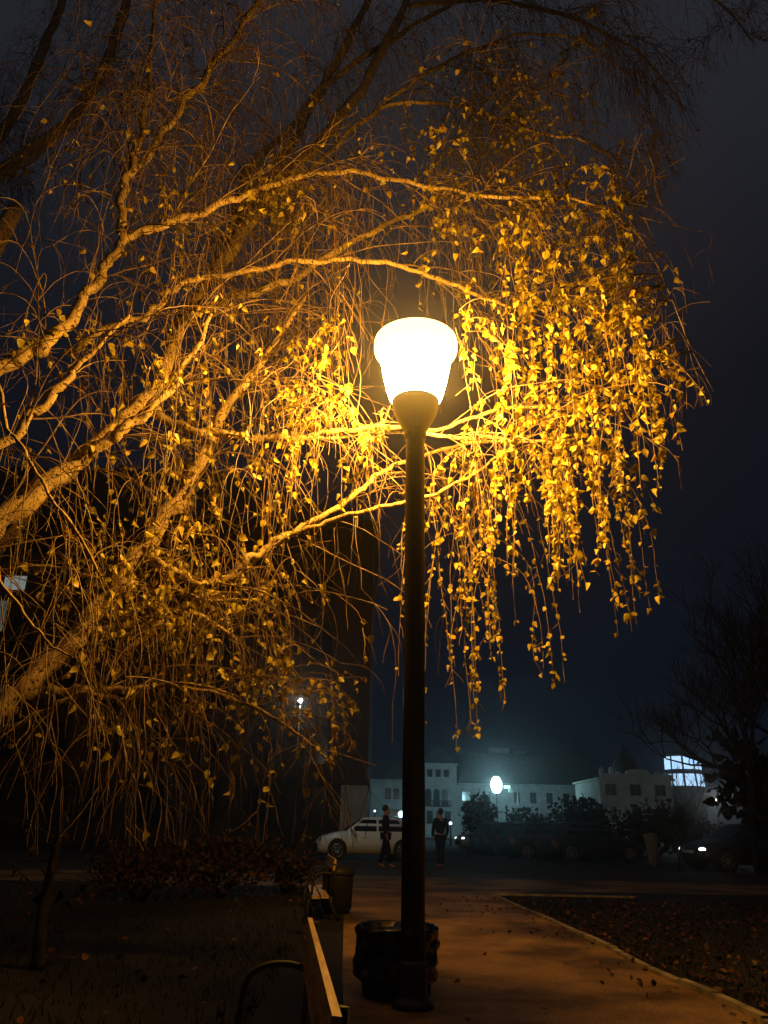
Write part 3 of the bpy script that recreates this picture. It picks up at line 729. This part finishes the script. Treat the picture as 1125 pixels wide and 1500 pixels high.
# slender second trunk at lower left
q0 = G(55, 1420); yb = q0.y
o = empty('sapling', (q0.x, yb, 0)); tag(o, 'slim dim sapling trunk at the lower left, under the birch', 'tree')
st = MB(); st.tube(catmull([Vector((q0.x, yb, 0)), U(62, 1340, yb), U(78, 1260, yb), U(95, 1190, yb)], 5), [.06 - .0025 * i for i in range(16)], 8); st.build('trunk', M['darkbark'], o, True)
st = MB(); lv = Leaves()
for k in range(14):
    p = U(62 + k * 2.3, 1340 - k * 11, yb)
    s = [p]; d = rv() + Vector((0, 0, .8))
    for i in range(6): d = (d.normalized() + rv() * .3 + Vector((0, 0, -.08))); s.append(s[-1] + d.normalized() * .12)
    st.tube(s, taper(s, .012, .004), 4, False); leafy(lv, s, .2, .09)
cw = st.build('crown', M['darkbark'], o, True); lv.build('leaves', M['redleaf'], cw)

# ------------------------------------------------------------------ buildings
def windows(parent, spec, Yf, mats=('frame', 'glassdark'), proud=.05, bars=(1, 1), pane=None):
    """spec: list of (x0, z0, x1, z1)"""
    for x0, z0, x1, z1 in spec:
        fr = MB(); t = max(.05, (x1 - x0) * .06)
        fr.box(x0, Yf - proud, z0, x1, Yf - .003, z0 + t); fr.box(x0, Yf - proud, z1 - t, x1, Yf - .003, z1)
        fr.box(x0, Yf - proud, z0 + t, x0 + t, Yf - .003, z1 - t); fr.box(x1 - t, Yf - proud, z0 + t, x1, Yf - .003, z1 - t)
        for i in range(bars[0]):
            xm = x0 + (x1 - x0) * (i + 1) / (bars[0] + 1); fr.box(xm - t * .4, Yf - proud * .9, z0 + t, xm + t * .4, Yf - .004, z1 - t)
        f = fr.build('window', M[mats[0]], parent)
        MB().box(x0 + t, Yf - proud * .45, z0 + t, x1 - t, Yf - .006, z1 - t).build('pane', pane or M[mats[1]], f)
# dark brick block behind the birch
BY = 40.0
xr, ztop_ = U(548, 780, BY).x, U(548, 775, BY).z
xl = U(-120, 800, BY).x
zg = U(520, 1146, BY).z
xm = U(300, 700, BY).x; zt2 = U(200, 645, BY).z
bb_ = empty('brick_building', ((xl + xr) / 2, BY, 0)); tag(bb_, 'dark brick apartment building behind the birch on the left', 'building')
MB().box(xl, BY, zg, xr, BY + 14, ztop_).build('wall', M['brick'], bb_)
xk = U(499, 1170, BY).x
MB().box(xl, BY + .02, 0, xk - .002, BY + 13.98, zg - .002).build('ground_floor', M['brickdark'], bb_)
MB().box(xk, BY + .01, 0, xr - .02, BY + 13.9, zg - .003).build('rendered_corner', M['plaster'], bb_)
MB().box(xl, BY - .12, zg - .12, xr + .1, BY - .002, zg + .18).build('string_course', M['brickdark'], bb_)
MB().box(xl, BY - .35, ztop_ + .002, xr + .3, BY + 14.2, ztop_ + .35).build('cornice', M['brickdark'], bb_)
rf = MB(); zc = ztop_ + .352
rf.add([(xl, BY - .2, zc), (xr + .2, BY - .2, zc), (xr + .2, BY + 14, zc), (xl, BY + 14, zc), (xl, BY + 4, zt2), (xm, BY + 4, zt2), (xm, BY + 9, zt2), (xl, BY + 9, zt2)],
       [(0, 1, 5, 4), (1, 2, 6, 5), (2, 3, 7, 6), (3, 0, 4, 7), (4, 5, 6, 7), (3, 2, 1, 0)])
rfo = rf.build('roof', M['slate'], bb_)
MB().box(xm - 4, BY + 5, zt2 + .01, xm - 3, BY + 6.2, zt2 + 1.3).build('chimney', M['brick'], rfo)
ws = []; nz_ = 5; fh = (ztop_ - zg) / nz_
cols = int((xr - xl) / 2.6)
for r_i in range(nz_):
    for c in range(cols):
        x0 = xl + .8 + c * 2.6; z0 = zg + .75 + r_i * fh; ws.append((x0, z0, x0 + 1.3, z0 + 1.85))
for c in range(cols):
    x0 = xl + .8 + c * 2.6
    if x0 + 1.4 < xk: ws.append((x0, 1.0, x0 + 1.3, 2.9))
# windows that are lit keep their own glass
litA = (U(2, 863, BY).x, U(2, 866, BY).z, U(43, 843, BY).x, U(43, 842, BY).z)
litB = (U(-14, 925, BY).x, U(0, 926, BY).z, U(14, 880, BY).x, U(14, 879, BY).z)
litC = (U(428, 1034, BY).x, U(428, 1038, BY).z, U(458, 1014, BY).x, U(458, 1012, BY).z)
def hits(a, b): return a[0] < b[2] + .15 and b[0] < a[2] + .15 and a[1] < b[3] + .15 and b[1] < a[3] + .15
ws = [w_ for w_ in ws if not any(hits(w_, l) for l in (litA, litB, litC))]
windows(bb_, ws, BY, mats=('brickdark', 'glassdark'))
windows(bb_, [litA], BY, pane=emit('cool lit room', (.55, .66, .62), .30), bars=(0, 0))
windows(bb_, [litB], BY, pane=emit('dim lit room', (.30, .45, .45), .12), bars=(0, 0))
# pale villa
VY = 110.0
vx = lambda px: U(px, 1160, VY).x
vz = lambda py: U(640, py, VY).z
vl = empty('villa', (vx(640), VY, 0)); tag(vl, 'pale villa with arched balcony windows and dark roof behind the lamp pole', 'house')
MB().box(vx(617), VY - 1.2, 0, vx(668), VY + 9, vz(1122)).build('wall', M['plaster'], vl)
MB().box(vx(540), VY, 0, vx(616.9), VY + 9, vz(1146)).build('wall', M['plaster'], vl)
MB().box(vx(668.1), VY, 0, vx(884), VY + 9, vz(1149)).build('wall', M['plaster'], vl)
cn = MB(); cn.box(vx(615), VY - 1.5, vz(1122) + .01, vx(670), VY - 1.0, vz(1119)); cn.box(vx(538), VY - .3, vz(1146) + .01, vx(614), VY - .01, vz(1143)); cn.box(vx(670.5), VY - .3, vz(1149) + .01, vx(886), VY - .01, vz(1146))
cn.build('cornice', M['plaster'], vl)
def hip(name, x0, x1, z0, z1, inset, y0, y1, parent):
    m = MB(); m.add([(x0, y0, z0), (x1, y0, z0), (x1, y1, z0), (x0, y1, z0), (x0 + inset, y0 + 2.6, z1), (x1 - inset, y0 + 2.6, z1), (x1 - inset, y1 - 2.6, z1), (x0 + inset, y1 - 2.6, z1)],
              [(0, 1, 5, 4), (1, 2, 6, 5), (2, 3, 7, 6), (3, 0, 4, 7), (4, 5, 6, 7), (3, 2, 1, 0)]); return m.build(name, M['slate'], parent)
hip('roof', vx(537), vx(614), vz(1142.5), vz(1116), 2.2, VY - .4, VY + 9.4, vl)
rr2 = hip('roof', vx(671), vx(888), vz(1145.5), vz(1099), 1.6, VY - .4, VY + 12, vl)
hip('roof', vx(614.5), vx(670.5), vz(1118.5), vz(1095), 2.0, VY - 1.6, VY + 9.4, vl)
MB().box(vx(724), VY + 4, vz(1099.5), vx(756), VY + 6, vz(1090)).build('chimney', M['plaster'], rr2)
MB().box(vx(764), VY + 4, vz(1099.5), vx(782), VY + 6, vz(1094)).build('chimney', M['plaster'], rr2)
ws = []
for c in (625, 637, 649): ws.append((vx(c), vz(1139), vx(c + 8), vz(1128)))
windows(vl, ws, VY - 1.2, bars=(0, 0), proud=.08)
for c in (622, 634, 646):
    x0, x1, z0, z1 = vx(c), vx(c + 9), vz(1180), vz(1161)
    w_ = (x1 - x0) / 2; pts = [(x0, z0), (x1, z0), (x1, z1)] + [((x0 + x1) / 2 + w_ * math.cos(math.pi * k / 8), z1 + w_ * math.sin(math.pi * k / 8)) for k in range(1, 8)] + [(x0, z1)]
    n_ = len(pts); m = MB(); m.add([(p[0], VY - 1.26, p[1]) for p in pts] + [(p[0], VY - 1.203, p[1]) for p in pts], [tuple(range(n_))] + [(i, i + n_, (i + 1) % n_ + n_, (i + 1) % n_) for i in range(n_)])
    m.build('window', M['glassdark'], vl)
bal = MB(); bal.box(vx(619), VY - 2.0, vz(1182), vx(659), VY - 1.27, vz(1180.3))
for k in range(13): xx = vx(620) + (vx(658) - vx(620)) * k / 12; bal.box(xx - .04, VY - 1.95, vz(1180.2), xx + .04, VY - 1.87, vz(1174.2))
bal.box(vx(619), VY - 1.98, vz(1174), vx(659), VY - 1.84, vz(1173)); bal.build('balcony', M['iron'], vl)
ws = [(vx(c), vz(1207), vx(c + 9), vz(1188)) for c in (624, 638, 650)]
windows(vl, ws, VY - 1.2, bars=(0, 0), proud=.08)
ws = [(vx(564), vz(1172), vx(573), vz(1156)), (vx(576), vz(1172), vx(585), vz(1156)), (vx(676), vz(1173), vx(690), vz(1158)), (vx(706), vz(1173), vx(718), vz(1158)), (vx(564), vz(1205), vx(585), vz(1186))]
for c in range(752, 880, 24): ws.append((vx(c), vz(1174), vx(c + 9), vz(1158)))
windows(vl, ws, VY, bars=(1, 0), proud=.08)

# white gabled house on the right, its dome and turret
HY = 80.0
hx = lambda px: U(px, 1150, HY).x
hz = lambda py: U(935, py, HY).z
hs = empty('gabled_house', (hx(935), HY, 0)); tag(hs, 'white house with curved gable and stepped parapet, dark dome on its roof', 'house')
MB().box(hx(878), HY, 0, hx(984), HY + 10, hz(1143)).build('wall', M['stone'], hs)
MB().box(hx(874), HY - .5, hz(1143) + .005, hx(987), HY + 10, hz(1140)).build('cornice', M['stone'], hs)
pp = MB()
pp.box(hx(880), HY - .2, hz(1139.8), hx(984), HY + .2, hz(1134))
for c in (880, 894): pp.box(hx(c), HY - .25, hz(1133.9), hx(c + 5), HY + .25, hz(1128)); pp.ball((hx(c + 2.5), HY, hz(1127)), .2, n=8, m=6)
for c in (904, 962, 974): pp.box(hx(c), HY - .25, hz(1133.9), hx(c + 5), HY + .25, hz(1131))
gx0, gx1 = hx(918), hx(952); gpts = [(gx0, hz(1133.9)), (gx1, hz(1133.9))] + [((gx0 + gx1) / 2 + (gx1 - gx0) / 2 * math.cos(math.pi * k / 12), hz(1133.9) + (hz(1127) - hz(1133.9)) * (.35 + .65 * math.sin(math.pi * k / 12))) for k in range(13)]
n_ = len(gpts); pp.add([(p[0], HY - .22, p[1]) for p in gpts] + [(p[0], HY + .22, p[1]) for p in gpts], [tuple(range(n_)), tuple(range(n_, 2 * n_))[::-1]] + [(i, i + n_, (i + 1) % n_ + n_, (i + 1) % n_) for i in range(n_)])
pp.build('parapet', M['stone'], hs)
windows(hs, [(hx(c), hz(1166), hx(c + 16), hz(1149)) for c in (886, 922, 958)] + [(hx(c), hz(1206), hx(c + 14), hz(1182)) for c in (886, 922, 958)], HY, bars=(1, 0), proud=.08)
dz = hz(1140); dm = MB(); dr = (hx(933) - hx(897)) / 2; dcx = U(915, 1120, HY + 5).x
dm.lathe([(dr * .8, dz), (dr * .85, hz(1128)), (dr, hz(1122)), (dr * .98, hz(1114)), (dr * .8, hz(1104)), (dr * .5, hz(1096)), (dr * .2, hz(1091)), (dr * .06, hz(1087)), (.02, hz(1082))], (dcx, HY + 5, 0), 20)
dm.build('dome', M['darkbark'], hs, True)

# glass tower with lit windows
TY = 90.0
tx = lambda px: U(px, 1130, TY).x
tz = lambda py: U(998, py, TY).z
tw_ = empty('glass_tower', (tx(998), TY + 3, 0)); tag(tw_, 'round tower with two rows of bright blue-white windows, behind the bare branches', 'tower')
trd = (tx(1028) - tx(973)) / 2; tcx = U(1000, 1130, TY + 3).x
MB().lathe([(trd, 0), (trd, tz(1152)), (trd * .93, tz(1128)), (trd * .9, tz(1105)), (trd * .95, tz(1103)), (trd * .9, tz(1100)), (.02, tz(1094))], (tcx, TY + 3, 0), 24).build('wall', M['darkbark'], tw_, False)
lit = emit('lit tower glass', (.42, .68, 1.0), 1.3)
for (za, zb, ra, rb_) in ((1125, 1106, .935, .905), (1150, 1132, .995, .94)):
    for k in range(-2, 3):
        a0 = rad(-90 + k * 36 - 15); a1 = rad(-90 + k * 36 + 15); vs = []; q = 5
        for i in range(q + 1):
            a = a0 + (a1 - a0) * i / q
            for z, rr in ((tz(za), ra), (tz(zb), rb_)): vs.append((tcx + math.cos(a) * (trd * rr + .12), TY + 3 + math.sin(a) * (trd * rr + .12), z))
        m = MB(); m.add(vs, [(2*i, 2*i+2, 2*i+3, 2*i+1) for i in range(q)]); m.build('window', lit, tw_)
bare_tree('bare_tree', (U(1003, 1200, 60).x, 60, 0), 9.5, .75, 41, 'thin dark tree whose branches cross the lit tower windows', 3, 0, .12, 0)

# ------------------------------------------------------------------ far lamps
def globe_lamp(px, py, Y, rpx, col, strength, watts, label, group='far street lamps', name='far_lamp', flat=1.0):
    c = U(px, py, Y); r = rpx * mpp(c)
    o = empty(name, (c.x, Y, 0)); tag(o, label, 'street lamp', group)
    MB().lathe([(.12, 0), (.1, .1), (.06, .5), (.05, c.z - r * flat - .05)], (c.x, Y, 0), 12).build('pole', M['paint'], o, True)
    MB().lathe([(.06, c.z - r * flat - .08), (r * .5, c.z - r * flat * .9)], (c.x, Y, 0), 12).build('holder', M['paint'], o, True)
    MB().ball((c.x, Y, c.z), r, r, r * flat, 16, 10).build('globe', diffuser_mat(label[:20] + ' glass', col, strength, .5), o, True)
    if watts: plight('bulb', c, watts, col, r * .5, o)
    return o
globe_lamp(727, 1150, 90, 8, (.45, .90, 1.0), 45, 2700, 'bright blue-white street lamp in front of the villa', flat=1.5)
globe_lamp(588, 1193, 70, 4.5, (.55, .88, 1.0), 14, 260, 'small blue-white lamp low beside the lamp pole, before the villa')
globe_lamp(549, 1188, 75, 1.6, (.6, .85, 1.0), 4, 0, 'tiny dim lamp left of the small blue-white lamp')
globe_lamp(660, 1206, 60, 2.2, (.8, .95, 1.0), 5, 0, 'upper tiny white lamp before the villa door')
globe_lamp(1048, 1171, 62, 4.2, (.9, 1.0, .92), 8, 900, 'white lamp among the branches at the right', flat=.5)
globe_lamp(1028, 1218, 40, 2.2, (.9, .95, 1), 2.5, 0, 'tiny pale lamp above the bright headlights at the right')
globe_lamp(440, 1026, 27, 3.6, (.95, 1.0, .90), 12, 230, 'white street lamp glinting through the hanging birch twigs left of the pole')
# green lit sign beside the blue lamp
sg = U(746, 1155, 89); mp_ = mpp(sg); so = empty('lit_sign', (sg.x, sg.y, 0)); tag(so, 'small green lit hanging sign right of the blue-white lamp', 'sign')
MB().lathe([(.08, 0), (.05, .3), (.05, sg.z + .6)], (sg.x + 12 * mp_, sg.y + .1, 0), 10).build('post', M['paint'], so, True)
MB().tube([(sg.x + 12 * mp_, sg.y + .1, sg.z + .5), (sg.x - 6 * mp_, sg.y + .1, sg.z + .5)], .03, 6).build('bracket', M['paint'], so)
MB().box(sg.x - 7 * mp_, sg.y - .06, sg.z, sg.x + 1.5 * mp_, sg.y + .06, sg.z + .3).build('panel', emit('sign white', (.6, 1, .85), 1.6), so)
MB().box(sg.x - 1 * mp_, sg.y - .05, sg.z - .42, sg.x + 4.5 * mp_, sg.y + .05, sg.z - .02).build('panel', emit('sign green', (.12, .8, .42), .35), so)

# ------------------------------------------------------------------ cars
def make_car(paint, lights=0.0):
    o = empty('parked_car')
    S = [(-2.08, .42, .30, .55), (-2.02, .70, .24, .66), (-1.85, .80, .22, .76), (-1.4, .86, .20, .88), (-.95, .88, .20, .95), (-.2, .885, .20, .96), (.6, .885, .20, .97), (1.3, .88, .20, .98), (1.75, .84, .22, .96), (1.98, .76, .26, .88), (2.06, .60, .34, .62)]
    vs = []; fs = []; n = 12
    for x, hw, zb, zt in S:
        zm = (zb + zt) / 2
        ring = [(-hw*.8, zb), (-hw, zb+.10), (-hw*1.01, zm), (-hw*.985, zt-.08), (-hw*.90, zt-.01), (-hw*.45, zt+.025), (hw*.45, zt+.025), (hw*.90, zt-.01), (hw*.985, zt-.08), (hw*1.01, zm), (hw, zb+.10), (hw*.8, zb)]
        vs += [(x, y, z) for y, z in ring]
    for i in range(len(S) - 1):
        for k in range(n): fs.append((i*n+k, (i+1)*n+k, (i+1)*n+(k+1) % n, i*n+(k+1) % n))
    fs += [tuple(range(n)), tuple((len(S)-1)*n + k for k in range(n))[::-1]]
    bd = MB(); bd.add(vs, fs)
    # greenhouse: rows (x front, x rear, half width, z)
    Rw = [(-1.02, 1.72, .80, .93), (-.62, 1.48, .74, 1.18), (-.25, 1.20, .66, 1.40), (0, .95, .58, 1.455)]
    gv = []; gf = []
    for xf, xe, hw, z in Rw: gv += [(xf, -hw, z), (xe, -hw, z), (xe, hw, z), (xf, hw, z)]
    for i in range(3):
        for k in range(4): gf.append((i*4+k, i*4+(k+1) % 4, (i+1)*4+(k+1) % 4, (i+1)*4+k))
    gf.append((12, 13, 14, 15)); bd.add(gv, gf)
    b = bd.build('body', paint, o, True)
    me = b.data
    def on(P, ox=0, oy=0, oz=.006): return [(p[0] + ox, p[1] + oy, p[2] + oz) for p in P]
    MB().add(on([(-.97, -.70, .965), (-.97, .70, .965), (-.30, .58, 1.375), (-.30, -.58, 1.375)], -.012), [(0, 3, 2, 1)]).build('windscreen', M['glassdark'], o)
    MB().add(on([(1.69, -.68, .98), (1.69, .68, .98), (1.24, .58, 1.37), (1.24, -.58, 1.37)], .012), [(0, 1, 2, 3)]).build('rear_window', M['glassdark'], o)
    for sgn in (-1, 1):
        for xa, xb, xc, xd in ((-.82, .25, .25, -.30), (.33, 1.45, 1.12, .33)):
            P = [(xa, sgn * .802, .97), (xb, sgn * .802, .97), (xc, sgn * .682, 1.36), (xd, sgn * .682, 1.36)]
            MB().add(P, [(0, 1, 2, 3)]).build('side_window', M['glassdark'], o)
        MB().ball((-.72, sgn * .96, .99), .07, .10, .06, 8, 6).build('mirror', paint, o, True)
        MB().ball((-1.93, sgn * .56, .64), .12, .17, .07, 10, 6).build('headlight', emit('headlight on', (.9, .96, 1), lights) if lights else M['rim'], o, True)
        MB().ball((2.0, sgn * .62, .80), .06, .14, .09, 10, 6).build('tail_light', M['tail'], o, True)
        MB().box(-.35, sgn * .895, .76, -.17, sgn * .905, .785).build('door_handle', paint, o)
    MB().box(-2.095, -.40, .34, -2.05, .40, .52).build('grille', M['plastic'], o)
    MB().box(-2.11, -.26, .53, -2.09, .26, .62).build('number_plate', M['plaster'], o)
    for x in (-1.32, 1.30):
        for sgn in (-1, 1):
            ar = MB(); ar.tube([(x, sgn * .80, .34), (x, sgn * .893, .34)], .385, 24); ar.build('wheel_arch', M['plastic'], o)
            wl = MB(); wl.tube([(x, sgn * .70, .32), (x, sgn * .72, .32), (x, sgn * .90, .32), (x, sgn * .915, .32)], [.28, .32, .32, .29], 24)
            wo = wl.build('wheel', M['tyre'], o, True)
            rm = MB(); rm.tube([(x, sgn * .916, .32), (x, sgn * .922, .32)], [.06, .055], 10)
            for k in range(8):
                a = k * math.pi / 4; rm.tube([(x, sgn * .919, .32), (x + .2 * math.cos(a), sgn * .919, .32 + .2 * math.sin(a))], [.03, .022], 5)
            rm.tube([(x + .215 * math.cos(a), sgn * .919, .32 + .215 * math.sin(a)) for a in [k * math.pi / 10 for k in range(21)]], .016, 5)
            rm.build('rim', M['rim'], wo, True)
    return o
M['tail'] = noisy('tail light glass', (.20, .01, .01), (.3, .02, .02), 9, .3)
def carpaint(name, c): return noisy(name, c, tuple(min(1, x * 1.08) for x in c), 3, .32, spec=.5)
p_white, p_dark, p_silver = carpaint('white car paint', (.66, .68, .66)), carpaint('dark car paint', (.02, .022, .026)), carpaint('silver car paint', (.40, .43, .46))
c1 = make_car(p_white); c1.scale = (.9, .95, 1)
wx = (G(500, 1256)).y
pos = U(538, 1250, 31); c1.location = (pos.x, 31, .004); c1.rotation_euler.z = rad(8)
tag(c1, 'white hatchback parked side-on behind the hanging twigs, left of the lamp pole', 'car', 'parked cars')
c2 = make_car(p_silver, 3.5); pos = U(722, 1230, 47); c2.location = (pos.x, 47, 0); c2.rotation_euler.z = rad(14)
tag(c2, 'small silver car with a lit headlight, below the blue-white lamp', 'car', 'parked cars')
c3 = make_car(p_dark)
for i, (px, Y, rz, lab) in enumerate([(752, 40, 200, 'dark car right next to the silver car'), (800, 36, 196, 'dark car in the middle of the row below the bushes'), (862, 34, 196, 'dark car at the right end of the row, near the pale post')]):
    c = c3 if i == 0 else copy_tree(c3)
    pos = U(px, 1235, Y); c.location = (pos.x, Y, .004); c.rotation_euler.z = rad(rz); tag(c, lab, 'car', 'parked cars')
c4 = make_car(p_dark, 7.0); pos = U(1090, 1235, 28); c4.location = (pos.x, 28, .004); c4.rotation_euler.z = rad(12)
tag(c4, 'dark car with bright white headlights at the right, under the tree', 'car', 'parked cars')
# pale post
pb = U(957, 1262, 30); po = empty('gate_pillar', (pb.x, 30, 0)); tag(po, 'pale tapered stone pillar among dark stems at the right', 'pillar')
zt_ = U(957, 1226, 30).z
MB().lathe([(.13, 0), (.15, .1), (.2, zt_ * .6), (.26, zt_)], (pb.x, 30, 0), 14).build('shaft', M['greystone'], po, True)
MB().lathe([(.28, zt_ + .002), (.29, zt_ + .06), (.2, zt_ + .1), (.03, zt_ + .14)], (pb.x, 30, 0), 14).build('cap', M['greystone'], po, True)

# ------------------------------------------------------------------ people
def skin(name, nodes, edges, mat, parent, root=0, sub=1):
    me = bpy.data.meshes.new(name); o = bpy.data.objects.new(name, me); COL.objects.link(o)
    names = list(nodes); idx = {k: i for i, k in enumerate(names)}
    me.from_pydata([nodes[k][0] for k in names], [(idx[a], idx[b]) for a, b in edges], [])
    md = o.modifiers.new('Skin', 'SKIN'); md.use_smooth_shade = True
    if sub:
        s = o.modifiers.new('Sub', 'SUBSURF'); s.levels = sub; s.render_levels = sub
    lay = me.skin_vertices[0].data if me.skin_vertices else None
    if lay:
        for k in names:
            r = nodes[k][1]; lay[idx[k]].radius = r if isinstance(r, tuple) else (r, r); lay[idx[k]].use_root = (idx[k] == root)
    me.materials.append(mat); o.parent = parent
    return o
def person(loc, rz, label, hgt=1.0, step=.0, hood=False):
    o = empty('person', loc); tag(o, label, 'person', 'people standing before the cars')
    n = {'pelvis': ((0, 0, .96), (.13, .10)), 'waist': ((0, 0, 1.10), (.125, .09)), 'chest': ((0, .0, 1.30), (.15, .105)), 'neck': ((0, 0, 1.46), .055), 'jaw': ((0, -.015, 1.55), (.068, .08)), 'crown': ((0, 0, 1.66), (.072, .085)),
         'nose': ((0, -.105, 1.585), .012)}
    e = [('pelvis', 'waist'), ('waist', 'chest'), ('chest', 'neck'), ('neck', 'jaw'), ('jaw', 'crown'), ('jaw', 'nose')]
    jk = {'waist': ((0, 0, .93), (.165, .13)), 'mid': ((0, 0, 1.12), (.165, .125)), 'chest': ((0, 0, 1.30), (.175, .13)), 'collar': ((0, 0, 1.44), (.085, .08))}
    je = [('waist', 'mid'), ('mid', 'chest'), ('chest', 'collar')]
    tn = {'pelvis': ((0, 0, .95), (.15, .12))}; te = []
    for s, sx in (('l', -1), ('r', 1)):
        st = step * sx
        n.update({s+'sh': ((sx*.17, 0, 1.40), .06), s+'el': ((sx*.25, .03, 1.14), .042), s+'wr': ((sx*.25, -.06, .91), .03), s+'pa': ((sx*.25, -.085, .83), (.03, .022)),
                  s+'hip': ((sx*.09, 0, .9), .085), s+'kn': ((sx*.10, st*.5 - .02, .50), .06), s+'an': ((sx*.10, st + .02, .09), .042), s+'to': ((sx*.11, st - .15, .035), .035)})
        e += [('chest', s+'sh'), (s+'sh', s+'el'), (s+'el', s+'wr'), (s+'wr', s+'pa'), ('pelvis', s+'hip'), (s+'hip', s+'kn'), (s+'kn', s+'an'), (s+'an', s+'to')]
        for k, (dx, dy, ln) in enumerate(((-.02, -.02, .075), (-.007, -.006, .085), (.007, .006, .08), (.018, .018, .062), (-.03 * sx, -.035, .05))):
            n[f'{s}f{k}'] = ((sx*.25 + dx * .6, -.09 + dy, .83 - ln), .009); e.append((s+'pa', f'{s}f{k}'))
        jk.update({s+'sh': ((sx*.18, 0, 1.39), .082), s+'el': ((sx*.255, .03, 1.14), .065), s+'wr': ((sx*.252, -.055, .92), .05)}); je += [('chest', s+'sh'), (s+'sh', s+'el'), (s+'el', s+'wr')]
        tn.update({s+'hip': ((sx*.095, 0, .88), .10), s+'kn': ((sx*.10, st*.5 - .02, .50), .078), s+'an': ((sx*.10, st + .02, .10), .062)}); te += [('pelvis', s+'hip'), (s+'hip', s+'kn'), (s+'kn', s+'an')]
    skin('body', n, e, M['skin'], o); skin('jacket', jk, je, M['cloth'], o); skin('trousers', tn, te, M['denim'], o)
    h = MB(); h.ball((0, .03, 1.645), .088, .098, .105, 14, 9)
    if hood: h.ball((0, .05, 1.56), .10, .09, .14, 12, 8)
    h.build('hair', M['hair'], o, True).location = -Vector(loc) * 0
    for sx in (-1, 1): MB().ball((sx * .032, -.083, 1.615), .011, n=6, m=5).build('eye', M['plaster'], o, True)
    o.scale = (hgt, hgt, hgt); o.rotation_euler.z = rz
    return o
_w = worig
def person_at(px, Y, rz, label, **k):
    p = person((0, 0, 0), 0, label, **k); q = U(px, 1230, Y); p.location = (q.x, Y, .004); p.rotation_euler.z = rz; return p
person_at(565, 25, rad(80), 'person in dark clothes standing left of the lamp pole, in front of the white car', step=.17)
person_at(645, 25.6, rad(205), 'person in dark clothes seen from behind, just right of the lamp pole', step=.09, hgt=.97)

# ------------------------------------------------------------------ thin volume added to imitate lens bloom at the lamps
hz_, Nn, Ln, bb = newmat('lamp bloom'); Nn.remove(bb)
pv = Nn.new('ShaderNodeVolumePrincipled'); pv.inputs['Color'].default_value = (.9, .92, .95, 1); pv.inputs['Density'].default_value = .0012; pv.inputs['Anisotropy'].default_value = .9
Ln.new(pv.outputs['Volume'], Nn['Material Output'].inputs['Volume'])
hb = MB().box(-152, -22, -1, 152, 202, 26).build('bloom_volume', hz_); tag(hb, 'added thin volume giving the lamps a lens-bloom glow', 'bloom_volume', kind='stuff')

# ------------------------------------------------------------------ render settings
cy = scene.cycles
cy.use_denoising = True; cy.max_bounces = 5; cy.diffuse_bounces = 2; cy.glossy_bounces = 2; cy.transparent_max_bounces = 12; cy.transmission_bounces = 2; cy.volume_bounces = 0
cy.sample_clamp_indirect = 2.0; cy.use_adaptive_sampling = False; cy.caustics_reflective = False; cy.caustics_refractive = False
try: cy.denoiser = 'OPENIMAGEDENOISE'
except Exception: pass
scene.view_settings.view_transform = 'Standard'; scene.view_settings.look = 'None'; scene.view_settings.exposure = 0; scene.view_settings.gamma = 1
